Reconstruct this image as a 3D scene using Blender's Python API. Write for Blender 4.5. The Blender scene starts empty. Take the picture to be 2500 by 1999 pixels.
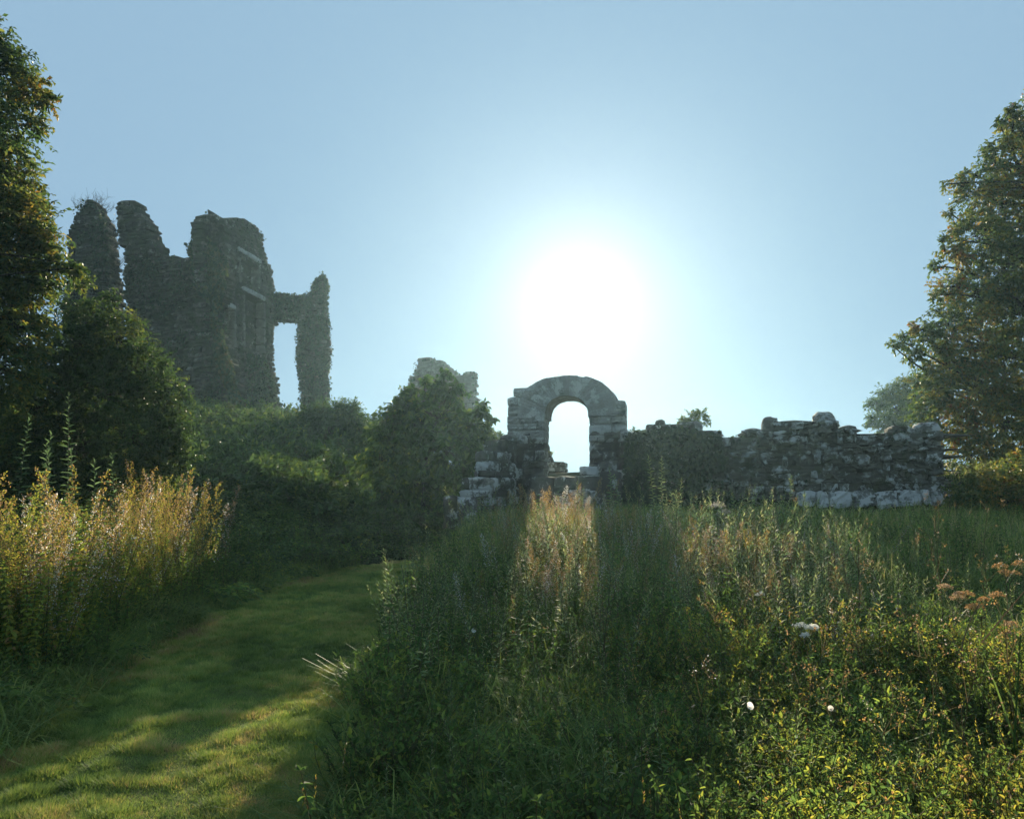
import bpy, math
import numpy as np
rng = np.random.default_rng(11)
C = bpy.context.scene.collection
U = rng.uniform

# ------------------------------------------------------------------ camera model
F, CX, CY, TH, CAMZ = 1889.0, 1250.0, 999.5, math.radians(7.55), 1.6
def ray(px, py):
    u = (px - CX) / F; v = (CY - py) / F
    return np.array([u, math.cos(TH) - v * math.sin(TH), math.sin(TH) + v * math.cos(TH)])
def at(px, py, D):
    d = ray(px, py); t = D / d[1]
    return np.array([d[0] * t, D, CAMZ + d[2] * t])
def mpp(D): return D / F
SUN = ray(1420, 730); SUN /= np.linalg.norm(SUN)

def nz(a):
    return a / np.maximum(np.linalg.norm(a, axis=-1, keepdims=True), 1e-9)
def sstep(a, b, x):
    t = np.clip((np.asarray(x, float) - a) / (b - a), 0, 1); return t * t * (3 - 2 * t)

# ------------------------------------------------------------------ smooth value noise
_tab = rng.random((64, 64))
def vnoise(x, y):
    x = np.asarray(x, float); y = np.asarray(y, float)
    xi = np.floor(x).astype(int); yi = np.floor(y).astype(int); fx = x - xi; fy = y - yi
    fx = fx * fx * (3 - 2 * fx); fy = fy * fy * (3 - 2 * fy)
    g = lambda i, j: _tab[(xi + i) % 64, (yi + j) % 64]
    return (g(0, 0) * (1 - fx) + g(1, 0) * fx) * (1 - fy) + (g(0, 1) * (1 - fx) + g(1, 1) * fx) * fy
def fbm(x, y):
    return (vnoise(x, y) + .5 * vnoise(2.1 * x + 7, 2.1 * y + 3) + .25 * vnoise(4.3 * x + 1, 4.3 * y + 9)) / 1.75

# ------------------------------------------------------------------ terrain
PY = [0, 2.5, 3.9, 6.1, 8.7, 12, 14.9, 16.3, 17.2]
PL = [-2.2, -2.7, -3.0, -3.45, -3.9, -4.0, -3.55, -2.5, -0.9]
PR = [-.7, -.8, -.93, -1.16, -1.47, -1.84, -1.95, -1.5, -.6]
def pl(y): return np.interp(y, PY, PL)
def pr(y): return np.interp(y, PY, PR)
def hpath(y): return np.interp(y, [-5, 0, 4, 9, 15, 18, 40], [0, 0, .05, .2, .42, .55, .8])
def ground(x, y):
    x = np.asarray(x, float); y = np.asarray(y, float)
    base = hpath(y)
    right = .98 * sstep(2.5, 15.5, y) * sstep(0, 1.6, x - pr(y)) * (1 - sstep(40, 80, np.abs(x)))
    up = 1.0 * sstep(17.6, 19.2, y + .2 * x) * sstep(-1.5, .5, x)
    left = .35 * sstep(0, 2.5, pl(y) - x) + .5 * sstep(2, 8, pl(y) - x)
    d = (y - 14.6) * .85 - (x + 3.6) * .5
    m = np.clip(d / 27, 0, 1); m = m ** 1.08
    m = np.where(m > .8, .8 + (m - .8) - 2.5 * (m - .8) ** 2, m) / .9
    mound = 4.7 * m * (1 - sstep(-7.5, 1.0, x)) * (1 - sstep(50, 110, y)) * (1 - sstep(22, 60, -x))
    bumps = .10 * (fbm(x * .9, y * .9) - .5) * sstep(0, 1, np.maximum(pl(y) - x, x - pr(y))) + .5 * (fbm(x * .22, y * .22) - .5) * np.clip(mound / 2.5, 0, 1)
    far = -1.2 * sstep(45, 120, y)
    return base + right + up + left + mound + bumps + far - .02 * sstep(-.2, .1, x - pl(y)) * sstep(-.2, .1, pr(y) - x)

# ------------------------------------------------------------------ mesh gathering
class G:
    def __init__(s): s.V = []; s.Q = []; s.T = []; s.tq = []; s.tt = []; s.n = 0
    def add(s, V, Q=None, tq=.5, T=None, tt=.5):
        V = np.asarray(V, float).reshape(-1, 3)
        if Q is not None and len(Q):
            Q = np.asarray(Q, np.int64).reshape(-1, 4); s.Q.append(Q + s.n)
            s.tq.append(np.broadcast_to(np.asarray(tq, float), (len(Q),)))
        if T is not None and len(T):
            T = np.asarray(T, np.int64).reshape(-1, 3); s.T.append(T + s.n)
            s.tt.append(np.broadcast_to(np.asarray(tt, float), (len(T),)))
        s.V.append(V); s.n += len(V)
    def pack(s):
        c = lambda L, sh, dt: np.concatenate(L) if L else np.zeros(sh, dt)
        V = c(s.V, (0, 3), float); Q = c(s.Q, (0, 4), np.int64); T = c(s.T, (0, 3), np.int64)
        tq = c(s.tq, (0,), float); tt = c(s.tt, (0,), float)
        s.V = [V]; s.Q = [Q] if len(Q) else []; s.T = [T] if len(T) else []
        s.tq = [tq] if len(Q) else []; s.tt = [tt] if len(T) else []
        return V, Q, tq, T, tt
    def mesh(s, name, mat, origin=(0, 0, 0), smooth=False):
        V, Q, tq, T, tt = s.pack()
        V = V - np.asarray(origin, float)
        me = bpy.data.meshes.new(name)
        me.vertices.add(len(V)); me.vertices.foreach_set('co', V.astype(np.float32).ravel())
        nl = len(Q) * 4 + len(T) * 3
        me.loops.add(nl); me.loops.foreach_set('vertex_index', np.concatenate([Q.ravel(), T.ravel()]).astype(np.int32))
        me.polygons.add(len(Q) + len(T))
        ls = np.concatenate([np.arange(len(Q)) * 4, len(Q) * 4 + np.arange(len(T)) * 3]).astype(np.int32)
        me.polygons.foreach_set('loop_start', ls)
        me.polygons.foreach_set('use_smooth', np.full(len(ls), smooth, dtype=bool))
        a = me.attributes.new('tint', 'FLOAT', 'FACE'); a.data.foreach_set('value', np.concatenate([tq, tt]).astype(np.float32))
        me.update(calc_edges=True); me.materials.append(mat)
        return me
    def obj(s, name, mat, parent=None, origin=(0, 0, 0), smooth=False):
        o = bpy.data.objects.new(name, s.mesh(name, mat, origin, smooth)); C.objects.link(o)
        if parent is not None: o.parent = parent
        else: o.location = origin
        return o
def tag(o, label=None, cat=None, group=None, kind=None):
    if label: o['label'] = label
    if cat: o['category'] = cat
    if group: o['group'] = group
    if kind: o['kind'] = kind
    return o
def empty(name, loc, label, cat, group=None):
    o = bpy.data.objects.new(name, None); C.objects.link(o); o.location = [float(v) for v in loc]
    o.empty_display_size = .2
    return tag(o, label, cat, group)
def dup(root, loc, label=None, rz=None, sc=None):
    r = root.copy(); C.objects.link(r); r.location = [float(v) for v in loc]
    if label: r['label'] = label
    if rz is not None: r.rotation_euler = (0, 0, rz)
    if sc is not None: r.scale = (sc, sc, sc)
    for ch in list(root.children):
        c = ch.copy(); C.objects.link(c); c.parent = r
    return r

# ------------------------------------------------------------------ shape emitters (all vectorised)
def kites(g, P, A, N, L, W, tint, bend=.12, fold=.12):
    P = np.asarray(P, float); n = len(P)
    if n == 0: return
    A = nz(np.asarray(A, float)); S = nz(np.cross(A, N)); N2 = np.cross(S, A)
    L = np.broadcast_to(np.asarray(L, float), (n,))[:, None]; W = np.broadcast_to(np.asarray(W, float), (n,))[:, None]
    m = P + A * L * .45 + N2 * W * fold
    V = np.stack([P, m + S * W * .5, P + A * L - N2 * L * bend, m - S * W * .5], 1)
    g.add(V, np.arange(n * 4).reshape(n, 4), tint)
def ovates(g, P, A, N, L, W, tint, bend=.15, fold=.15):
    P = np.asarray(P, float); n = len(P)
    if n == 0: return
    A = nz(np.asarray(A, float)); S = nz(np.cross(A, N)); N2 = np.cross(S, A)
    L = np.broadcast_to(np.asarray(L, float), (n,))[:, None]; W = np.broadcast_to(np.asarray(W, float), (n,))[:, None]
    a = P + A * L * .28 + N2 * W * fold; b = P + A * L * .68 + N2 * W * fold * .6 - N2 * L * bend * .4
    V = np.stack([P, a + S * W * .5, b + S * W * .38, P + A * L - N2 * L * bend, b - S * W * .38, a - S * W * .5], 1)
    i = np.arange(n)[:, None] * 6
    Q = np.stack([i + [0, 1, 2, 3], i + [0, 3, 4, 5]], 1).reshape(-1, 4)
    g.add(V, Q, np.repeat(np.broadcast_to(np.asarray(tint, float), (n,)), 2))
def blades(g, P, az, L, W, droop, tint, up=1.0):
    P = np.asarray(P, float); n = len(P)
    if n == 0: return
    b = lambda x: np.broadcast_to(np.asarray(x, float), (n,))
    az, L, W, droop = b(az), b(L), b(W), b(droop)
    d = np.stack([np.cos(az), np.sin(az), 0 * az], 1); sd = np.stack([-np.sin(az), np.cos(az), 0 * az], 1)
    V = []
    for t, w in ((0, 1), (.38, .9), (.74, .6)):
        c = P + d * (L * (.12 * t + droop * t ** 2))[:, None] + np.array([0, 0, 1]) * (L * (t * up - .62 * droop * t ** 2.4))[:, None]
        V += [c + sd * (W * w * .5)[:, None], c - sd * (W * w * .5)[:, None]]
    V.append(P + d * (L * (.12 + droop))[:, None] + np.array([0, 0, 1]) * (L * (up - .75 * droop))[:, None])
    V = np.stack(V, 1); i = np.arange(n)[:, None] * 7
    Q = np.stack([i + [0, 1, 3, 2], i + [2, 3, 5, 4]], 1).reshape(-1, 4)
    t = b(tint); g.add(V, Q, np.repeat(t, 2), i + [4, 5, 6], t)
def ribbons(g, A, B, w, tint=.03):
    A = np.asarray(A, float); B = np.asarray(B, float); n = len(A)
    if n == 0: return
    S = nz(np.cross(B - A, rng.normal(size=(n, 3)))); w = np.broadcast_to(np.asarray(w, float), (n,))[:, None]
    V = np.stack([A - S * w * .5, A + S * w * .5, B + S * w * .3, B - S * w * .3], 1)
    g.add(V, np.arange(n * 4).reshape(n, 4), tint)
def tube(g, pts, r0, r1, sides=5, tint=.03):
    pts = np.asarray(pts, float); n = len(pts)
    T = nz(np.gradient(pts, axis=0)); ref = np.array([.31, .93, .17])
    X = nz(np.cross(T, ref)); Y = np.cross(T, X)
    r = np.linspace(r0, r1, n)[:, None, None]; a = np.arange(sides) * 2 * math.pi / sides
    V = pts[:, None] + r * (X[:, None] * np.cos(a)[None, :, None] + Y[:, None] * np.sin(a)[None, :, None])
    i, j = np.meshgrid(np.arange(n - 1), np.arange(sides), indexing='ij'); k = (j + 1) % sides
    Q = np.stack([i * sides + j, i * sides + k, (i + 1) * sides + k, (i + 1) * sides + j], -1)
    g.add(V, Q, tint)
def curve(a, b, sag=.15, n=6):
    a = np.asarray(a, float); b = np.asarray(b, float); t = np.linspace(0, 1, n)[:, None]
    L = np.linalg.norm(b - a); off = rng.normal(size=3) * L * sag * .5
    return a + (b - a) * t + off * np.sin(t * math.pi)
def scatter(dst, proto, pos, yaw, sc, lean=None, dt=0.0):
    V, Q, tq, T, tt = proto.pack(); n = len(pos)
    if n == 0: return
    sc = np.broadcast_to(np.asarray(sc, float), (n,)); c, s = np.cos(yaw) * sc, np.sin(yaw) * sc
    X = np.empty((n, len(V), 3))
    X[..., 0] = V[:, 0] * c[:, None] - V[:, 1] * s[:, None]; X[..., 1] = V[:, 0] * s[:, None] + V[:, 1] * c[:, None]
    X[..., 2] = V[:, 2] * sc[:, None]
    if lean is not None: X[..., :2] += X[..., 2:3] * lean[:, None, :]
    X += np.asarray(pos)[:, None, :]
    o = (np.arange(n) * len(V))[:, None, None]; dt = np.broadcast_to(np.asarray(dt, float), (n,))
    f = lambda t: np.where(t[None] > .1, np.clip(t[None] + dt[:, None], .12, 1), t[None]).ravel()
    dst.add(X, (Q[None] + o).reshape(-1, 4), f(tq), (T[None] + o).reshape(-1, 3), f(tt))

# ------------------------------------------------------------------ materials
def nodes(name):
    m = bpy.data.materials.new(name); m.use_nodes = True; nt = m.node_tree; nt.nodes.clear()
    return m, nt, lambda t, **k: _mk(nt, t, k)
def _mk(nt, t, k):
    n = nt.nodes.new(t)
    for a, v in k.items(): setattr(n, a, v)
    return n
def ramp(n, stops):
    el = n.color_ramp.elements
    while len(el) < len(stops): el.new(.5)
    for e, (p, c) in zip(el, stops): e.position = p; e.color = (*c, 1)
def leafmat(name, stops, trans=.45, rough=.42, tcol=1.9, spec=.35, gain=1.55):
    stops = [(p, tuple(min(.7, v * (gain if p < .9 else 1.1)) for v in c)) for p, c in stops]
    m, nt, N = nodes(name); L = nt.links.new
    at_ = N('ShaderNodeAttribute', attribute_name='tint')
    tc = N('ShaderNodeTexCoord'); no = N('ShaderNodeTexNoise'); no.inputs['Scale'].default_value = 1.1; no.inputs['Detail'].default_value = 2
    L(tc.outputs['Object'], no.inputs['Vector'])
    mr = N('ShaderNodeMapRange'); mr.inputs[1].default_value = .3; mr.inputs[2].default_value = .7; mr.inputs[3].default_value = .72; mr.inputs[4].default_value = 1.25
    L(no.outputs[0], mr.inputs[0])
    cr = N('ShaderNodeValToRGB'); ramp(cr, stops); L(at_.outputs['Fac'], cr.inputs[0])
    hs = N('ShaderNodeHueSaturation'); L(cr.outputs[0], hs.inputs['Color']); L(mr.outputs[0], hs.inputs['Value']); hs.inputs['Saturation'].default_value = .93
    p = N('ShaderNodeBsdfPrincipled'); p.inputs['Roughness'].default_value = rough; p.inputs['Specular IOR Level'].default_value = spec
    L(hs.outputs[0], p.inputs['Base Color'])
    h2 = N('ShaderNodeHueSaturation'); h2.inputs['Value'].default_value = tcol; h2.inputs['Saturation'].default_value = 1.12; h2.inputs['Hue'].default_value = .488
    L(hs.outputs[0], h2.inputs['Color'])
    tr = N('ShaderNodeBsdfTranslucent'); L(h2.outputs[0], tr.inputs['Color'])
    mx = N('ShaderNodeMixShader'); mx.inputs[0].default_value = trans
    L(p.outputs[0], mx.inputs[1]); L(tr.outputs[0], mx.inputs[2])
    out = N('ShaderNodeOutputMaterial'); L(mx.outputs[0], out.inputs[0])
    return m
def stonemat(name, base, dark, lichen, moss, l_amt=.5, m_amt=.5, scale=3.0):
    m, nt, N = nodes(name); L = nt.links.new
    tc = N('ShaderNodeTexCoord'); at_ = N('ShaderNodeAttribute', attribute_name='tint')
    def noise(sc, det=6, rough=.62, off=0):
        mp = N('ShaderNodeMapping'); mp.inputs['Location'].default_value = (off, off * 2, off * .5)
        n = N('ShaderNodeTexNoise'); n.inputs['Scale'].default_value = sc; n.inputs['Detail'].default_value = det; n.inputs['Roughness'].default_value = rough
        L(tc.outputs['Object'], mp.inputs[0]); L(mp.outputs[0], n.inputs['Vector']); return n
    def rng_(src, a, b, c=0., d=1.):
        r = N('ShaderNodeMapRange'); r.inputs[1].default_value = a; r.inputs[2].default_value = b; r.inputs[3].default_value = c; r.inputs[4].default_value = d
        L(src, r.inputs[0]); return r.outputs[0]
    def mix(f, a, b):
        x = N('ShaderNodeMix', data_type='RGBA'); L(f, x.inputs[0])
        for i, v in ((6, a), (7, b)):
            if isinstance(v, tuple): x.inputs[i].default_value = (*v, 1)
            else: L(v, x.inputs[i])
        return x.outputs[2]
    c = mix(rng_(at_.outputs['Fac'], .1, .9), dark, base)
    n1 = noise(scale * 2.2, off=3); c2 = mix(rng_(n1.outputs[0], .35, .65), dark, c)
    n2 = noise(scale * .8, 8, .7, 11); c3 = mix(rng_(n2.outputs[0], 1 - m_amt - .06, 1 - m_amt + .1), c2, moss)
    n3 = noise(scale * 1.1, 10, .72, 23)
    n3b = N('ShaderNodeMath', operation='ADD'); L(n3.outputs[0], n3b.inputs[0])
    L(rng_(at_.outputs['Fac'], 0, 1, -.07, .07), n3b.inputs[1])
    c4 = mix(rng_(n3b.outputs[0], 1 - l_amt - .025, 1 - l_amt + .035), c3, lichen)
    p = N('ShaderNodeBsdfPrincipled'); p.inputs['Roughness'].default_value = .92; p.inputs['Specular IOR Level'].default_value = .122
    L(c4, p.inputs['Base Color'])
    bp = N('ShaderNodeBump'); bp.inputs['Strength'].default_value = .8; bp.inputs['Distance'].default_value = .04
    n4 = noise(scale * 7, 10, .7, 31); L(n4.outputs[0], bp.inputs['Height']); L(bp.outputs[0], p.inputs['Normal'])
    out = N('ShaderNodeOutputMaterial'); L(p.outputs[0], out.inputs[0])
    return m
STEM = (.045, .032, .018)
HERB = [(0, STEM), (.1, (.04, .045, .018)), (.2, (.018, .036, .010)), (.42, (.046, .080, .019)), (.6, (.10, .122, .020)), (.74, (.15, .14, .022)), (.84, (.14, .085, .03)), (.93, (.25, .19, .115)), (1, (.60, .60, .56))]
M_herb = leafmat('herb_leaves', HERB, .5, .58, 1.7, .14, 2.3)
M_scrub = leafmat('scrub_leaves', HERB, .30, .5, 1.5, .22, 1.9)
BLUE = [(0, STEM), (.1, (.04, .05, .025)), (.2, (.024, .045, .018)), (.45, (.062, .095, .042)), (.7, (.12, .14, .05)), (.85, (.2, .19, .09)), (.93, (.32, .26, .17)), (1, (.5, .48, .4))]
M_blue = leafmat('grey_green_leaves', BLUE, .45, .6, 1.6, .10, 2.5)
M_grass = leafmat('grass_blades', [(0, STEM), (.15, (.024, .045, .010)), (.45, (.058, .092, .019)), (.65, (.11, .125, .028)), (.8, (.19, .155, .06)), (1, (.28, .22, .12))], .42, .55, 1.6, .15, 2.4)
M_lawn = leafmat('mown_grass', [(0, (.02, .03, .01)), (.2, (.032, .055, .012)), (.5, (.062, .086, .018)), (.7, (.105, .108, .026)), (.85, (.16, .115, .045)), (1, (.22, .17, .08))], .38, .7, 1.5, .1, 3.3)
M_tree = leafmat('tree_leaves', [(0, STEM), (.15, (.016, .034, .012)), (.45, (.034, .065, .018)), (.7, (.085, .10, .02)), (.88, (.16, .12, .02)), (1, (.15, .07, .02))], .48, .45, 1.9, .22, 1.4)
M_ivy = leafmat('ivy_leaves', [(0, STEM), (.15, (.014, .026, .016)), (.5, (.026, .048, .024)), (.8, (.06, .08, .03)), (1, (.10, .085, .04))], .25, .5, 1.5, .2, 1.1)
M_bark = stonemat('bark', (.09, .07, .05), (.03, .024, .018), (.14, .14, .11), (.03, .045, .02), .32, .3, 4)
M_ruin = stonemat('ruin_masonry', (.20, .175, .145), (.055, .048, .042), (.28, .27, .24), (.05, .055, .03), .36, .50, 1.6)
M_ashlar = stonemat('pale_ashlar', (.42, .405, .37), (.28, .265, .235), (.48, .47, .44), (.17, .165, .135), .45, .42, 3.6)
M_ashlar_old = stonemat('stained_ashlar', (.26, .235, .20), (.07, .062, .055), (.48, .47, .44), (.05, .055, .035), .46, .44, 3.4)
M_rubble = stonemat('mossy_rubble', (.25, .235, .205), (.095, .09, .075), (.47, .47, .44), (.065, .075, .04), .45, .44, 4.2)
M_plinth = stonemat('pale_plinth', (.42, .42, .40), (.13, .125, .11), (.54, .54, .52), (.05, .06, .04), .52, .42, 4.5)
M_gable = stonemat('weathered_masonry', (.24, .22, .19), (.12, .105, .09), (.32, .31, .28), (.08, .085, .05), .36, .38, 1.6)

def soil():
    m, nt, N = nodes('meadow_soil'); L = nt.links.new
    tc = N('ShaderNodeTexCoord'); n = N('ShaderNodeTexNoise'); n.inputs['Scale'].default_value = 2.2; n.inputs['Detail'].default_value = 9
    L(tc.outputs['Object'], n.inputs['Vector'])
    r = N('ShaderNodeValToRGB'); ramp(r, [(.25, (.012, .018, .008)), (.5, (.025, .035, .014)), (.68, (.05, .048, .02)), (.8, (.06, .045, .025))]); L(n.outputs[0], r.inputs[0])
    p = N('ShaderNodeBsdfPrincipled'); p.inputs['Roughness'].default_value = 1; p.inputs['Specular IOR Level'].default_value = .05; L(r.outputs[0], p.inputs['Base Color'])
    b = N('ShaderNodeBump'); b.inputs['Distance'].default_value = .06; L(n.outputs[0], b.inputs['Height']); L(b.outputs[0], p.inputs['Normal'])
    o = N('ShaderNodeOutputMaterial'); L(p.outputs[0], o.inputs[0]); return m
def lawnbase():
    m, nt, N = nodes('path_turf'); L = nt.links.new
    tc = N('ShaderNodeTexCoord')
    n = N('ShaderNodeTexNoise'); n.inputs['Scale'].default_value = 1.6; n.inputs['Detail'].default_value = 8; L(tc.outputs['Object'], n.inputs['Vector'])
    n2 = N('ShaderNodeTexNoise'); n2.inputs['Scale'].default_value = 60; n2.inputs['Detail'].default_value = 6; L(tc.outputs['Object'], n2.inputs['Vector'])
    a = N('ShaderNodeMath', operation='MULTIPLY_ADD'); a.inputs[1].default_value = .55; L(n2.outputs[0], a.inputs[0])
    s = N('ShaderNodeMath', operation='MULTIPLY'); s.inputs[1].default_value = .5; L(n.outputs[0], s.inputs[0]); L(s.outputs[0], a.inputs[2])
    r = N('ShaderNodeValToRGB'); ramp(r, [(.3, (.05, .07, .022)), (.5, (.11, .14, .045)), (.62, (.16, .16, .055)), (.78, (.21, .16, .08))]); L(a.outputs[0], r.inputs[0])
    p = N('ShaderNodeBsdfPrincipled'); p.inputs['Roughness'].default_value = 1; p.inputs['Specular IOR Level'].default_value = .05; L(r.outputs[0], p.inputs['Base Color'])
    b = N('ShaderNodeBump'); b.inputs['Distance'].default_value = .03; L(n2.outputs[0], b.inputs['Height']); L(b.outputs[0], p.inputs['Normal'])
    o = N('ShaderNodeOutputMaterial'); L(p.outputs[0], o.inputs[0]); return m

# ------------------------------------------------------------------ ground and path
def grid(xs, ys, zf):
    X, Y = np.meshgrid(xs, ys); V = np.stack([X, Y, zf(X, Y)], -1); nx = len(xs)
    i, j = np.meshgrid(np.arange(len(ys) - 1), np.arange(nx - 1), indexing='ij'); k = i * nx + j
    g = G(); g.add(V, np.stack([k, k + 1, k + nx + 1, k + nx], -1), .5); return g
u = np.linspace(-1, 1, 301); xs = 2.0 + np.sinh(u * 6.2) / math.sinh(6.2) * 900 + 22 * u
u = np.linspace(-.86, 1, 301); ys = 12 + np.sinh(u * 6.2) / math.sinh(6.2) * 1200 + 24 * u
tag(grid(xs, ys, ground).obj('ground', soil(), smooth=True), kind='structure')
g = G(); yy = np.linspace(-1.0, 17.2, 150); tt_ = np.linspace(0, 1, 26)
Y, T_ = np.meshgrid(yy, tt_, indexing='ij')
wob = .12 * (fbm(Y * 1.7, T_ * 0 + 3.3) - .5)
X = pl(Y) + (pr(Y) - pl(Y)) * T_ + wob * (2 * T_ - 1)
V = np.stack([X, Y, ground(X, Y) + .022 + .02 * np.sin(T_ * math.pi)], -1)
i, j = np.meshgrid(np.arange(149), np.arange(25), indexing='ij'); k = i * 26 + j
g.add(V, np.stack([k, k + 1, k + 27, k + 26], -1))
tag(g.obj('path', lawnbase(), smooth=True), kind='structure')

# short mown grass on the path
g = G(); n = 480000
y = 2.6 * (17 / 2.6) ** U(0, 1, n); t = U(-.02, 1.03, n)
x = pl(y) + (pr(y) - pl(y)) * t; keep = (np.abs(x) < .75 * y + .5); x, y, t = x[keep], y[keep], t[keep]; n = len(x)
dry = fbm(x * 1.6 + 5, y * 1.1); edge = np.clip(1 - t / .28, 0, 1)
tint = np.clip(.25 + .75 * (dry - .3) + .24 * edge * sstep(.38, .55, fbm(x * 2.5, y * 2)) + rng.normal(0, .12, n) + .34 * (vnoise(x * 8, y * 7) - .5) + .45 * (vnoise(x * 19 + 5, y * 15) - .5) + .05, .02, 1)
hl = (.016 + .05 * vnoise(x * 9 + 3, y * 7) ** 1.5 + .02 * U(0, 1, n)) * (1 + .05 * y)
az = U(0, 6.28, n); P = np.stack([x, y, ground(x, y) + .02], 1); ln = U(.2, 1.2, n)
d = np.stack([np.cos(az), np.sin(az), 0 * az], 1); sd = np.stack([-np.sin(az), np.cos(az), 0 * az], 1); w = (.0017 + .0005 * y)[:, None]
V = np.stack([P - sd * w, P + sd * w, P + d * (hl * ln)[:, None] + np.array([0, 0, 1]) * (hl * .8)[:, None]], 1)
g.add(V, T=np.arange(n * 3).reshape(n, 3), tt=tint)
tag(g.obj('mown_grass', M_lawn), 'short mown grass with dry brown edges on the path', 'grass', kind='stuff')

# ------------------------------------------------------------------ masonry
def cube_tpl(k, e=7.0):
    V = {}; Q = []
    def vid(p):
        return V.setdefault(tuple(p), len(V))
    for ax in range(3):
        for sgn in (0, k):
            for a in range(k):
                for b in range(k):
                    c = []
                    for (da, db) in ((0, 0), (1, 0), (1, 1), (0, 1)):
                        p = [0, 0, 0]; p[ax] = sgn; p[(ax + 1) % 3] = a + da; p[(ax + 2) % 3] = b + db; c.append(vid(p))
                    Q.append(c if sgn else c[::-1])
    A = np.array(list(V), float) / k * 2 - 1
    A = A / (np.sum(np.abs(A) ** e, 1, keepdims=True) ** (1 / e))
    return A, np.array(Q)
TPL = {2: cube_tpl(2), 3: cube_tpl(3, 8), 4: cube_tpl(4, 16)}
def stones(g, cen, half, w, n, rot, tint, k=3, jit=.05):
    A, Q = TPL[k]; m = len(cen)
    if m == 0: return
    w3 = np.array([w[0], w[1], 0]); n3 = np.array([n[0], n[1], 0]); Z = np.array([0, 0, 1.])
    L = A[None] * half[:, None, :] * (1 + rng.normal(0, jit, (m, len(A), 1))) + rng.normal(0, jit * .45, (m, len(A), 3)) * half.min(1)[:, None, None]
    c, s = np.cos(rot)[:, None], np.sin(rot)[:, None]
    a, b, z = L[..., 0] * c - L[..., 2] * s, L[..., 1], L[..., 0] * s + L[..., 2] * c
    X = cen[:, None] + a[..., None] * w3 + b[..., None] * n3 + z[..., None] * Z
    g.add(X, (Q[None] + (np.arange(m) * len(A))[:, None, None]).reshape(-1, 4), np.repeat(tint, len(Q)))
class Plane:
    def __init__(s, p0, p1):
        s.p0 = np.asarray(p0[:2], float); d = np.asarray(p1[:2], float) - s.p0; s.len = np.linalg.norm(d); s.w = d / s.len
        s.n = np.array([s.w[1], -s.w[0]])
        if s.n @ (-s.p0) < 0: s.n = -s.n
    def px(s, x, y):
        d = ray(x, y); t = ((s.p0) @ s.n) / (d[:2] @ s.n); P = d * t
        return np.array([(P[:2] - s.p0) @ s.w, CAMZ + P[2]])
    def poly(s, pts): return np.array([s.px(*p) for p in pts])
    def pt(s, sz, off=0.0):
        sz = np.atleast_2d(sz); off = np.broadcast_to(off, (len(sz),))[:, None]
        xy = s.p0 + sz[:, :1] * s.w + off * s.n
        return np.concatenate([xy, sz[:, 1:2]], 1)
def scan(polys, z):
    xs = []
    for P in polys:
        a, b = P, np.roll(P, -1, 0)
        m = (a[:, 1] <= z) != (b[:, 1] <= z)
        a, b = a[m], b[m]; xs += list(a[:, 0] + (z - a[:, 1]) / (b[:, 1] - a[:, 1]) * (b[:, 0] - a[:, 0]))
    xs.sort(); return list(zip(xs[::2], xs[1::2]))
def masonry(g, pln, polys, thick, ch, sl, k=3, jit=.05, rough=.03, gap=.006, wob=.0, back=0.0, rag=0.0):
    zs = np.concatenate([p[:, 1] for p in polys[:1]]); z = zs.min(); cen = []; half = []; rot = []; tint = []
    while z < zs.max():
        h = ch * U(.75, 1.3); zm = z + h / 2
        for (a, b) in scan(polys, zm):
            if rag and b - a > 3 * rag: a += U(-.3, 1) * rag; b -= U(-.3, 1) * rag
            s = a
            while s < b - .02:
                L = sl * U(.55, 1.6)
                if b - s - L < .4 * sl: L = b - s
                L = min(L, b - s); off = rng.normal(0, rough)
                zz = zm + wob * (vnoise(s * 1.3 + 4, z * .4) - .5)
                cen.append([s + L / 2, zz, -thick / 2 - back + off]); half.append([L / 2 - gap, thick / 2 + U(-.01, .03), h / 2 - gap + (U(0, .03) if wob else 0)])
                rot.append(rng.normal(0, .012 + wob * .15)); tint.append(U(0, 1)); s += L
            if b - a > .25:  # solid core behind the joints
                e = .05
                cen.append([(a + b) / 2, zm, -thick / 2 - back]); half.append([(b - a) / 2 - e, thick / 2 - .035 - U(0, .004), h / 2 + .012 + U(0, .004)]); rot.append(0.); tint.append(0.05)
        z += h
    cen = np.array(cen); P = pln.pt(cen[:, :2], cen[:, 2])
    stones(g, P, np.array(half), pln.w, pln.n, np.array(rot), np.array(tint), k, jit)
def inpoly(P, x, y):
    r = np.zeros(len(x), bool); j = len(P) - 1
    for i in range(len(P)):
        c = ((P[i, 1] > y) != (P[j, 1] > y)) & (x < (P[j, 0] - P[i, 0]) * (y - P[i, 1]) / (P[j, 1] - P[i, 1] + 1e-12) + P[i, 0])
        r ^= c; j = i
    return r
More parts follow.
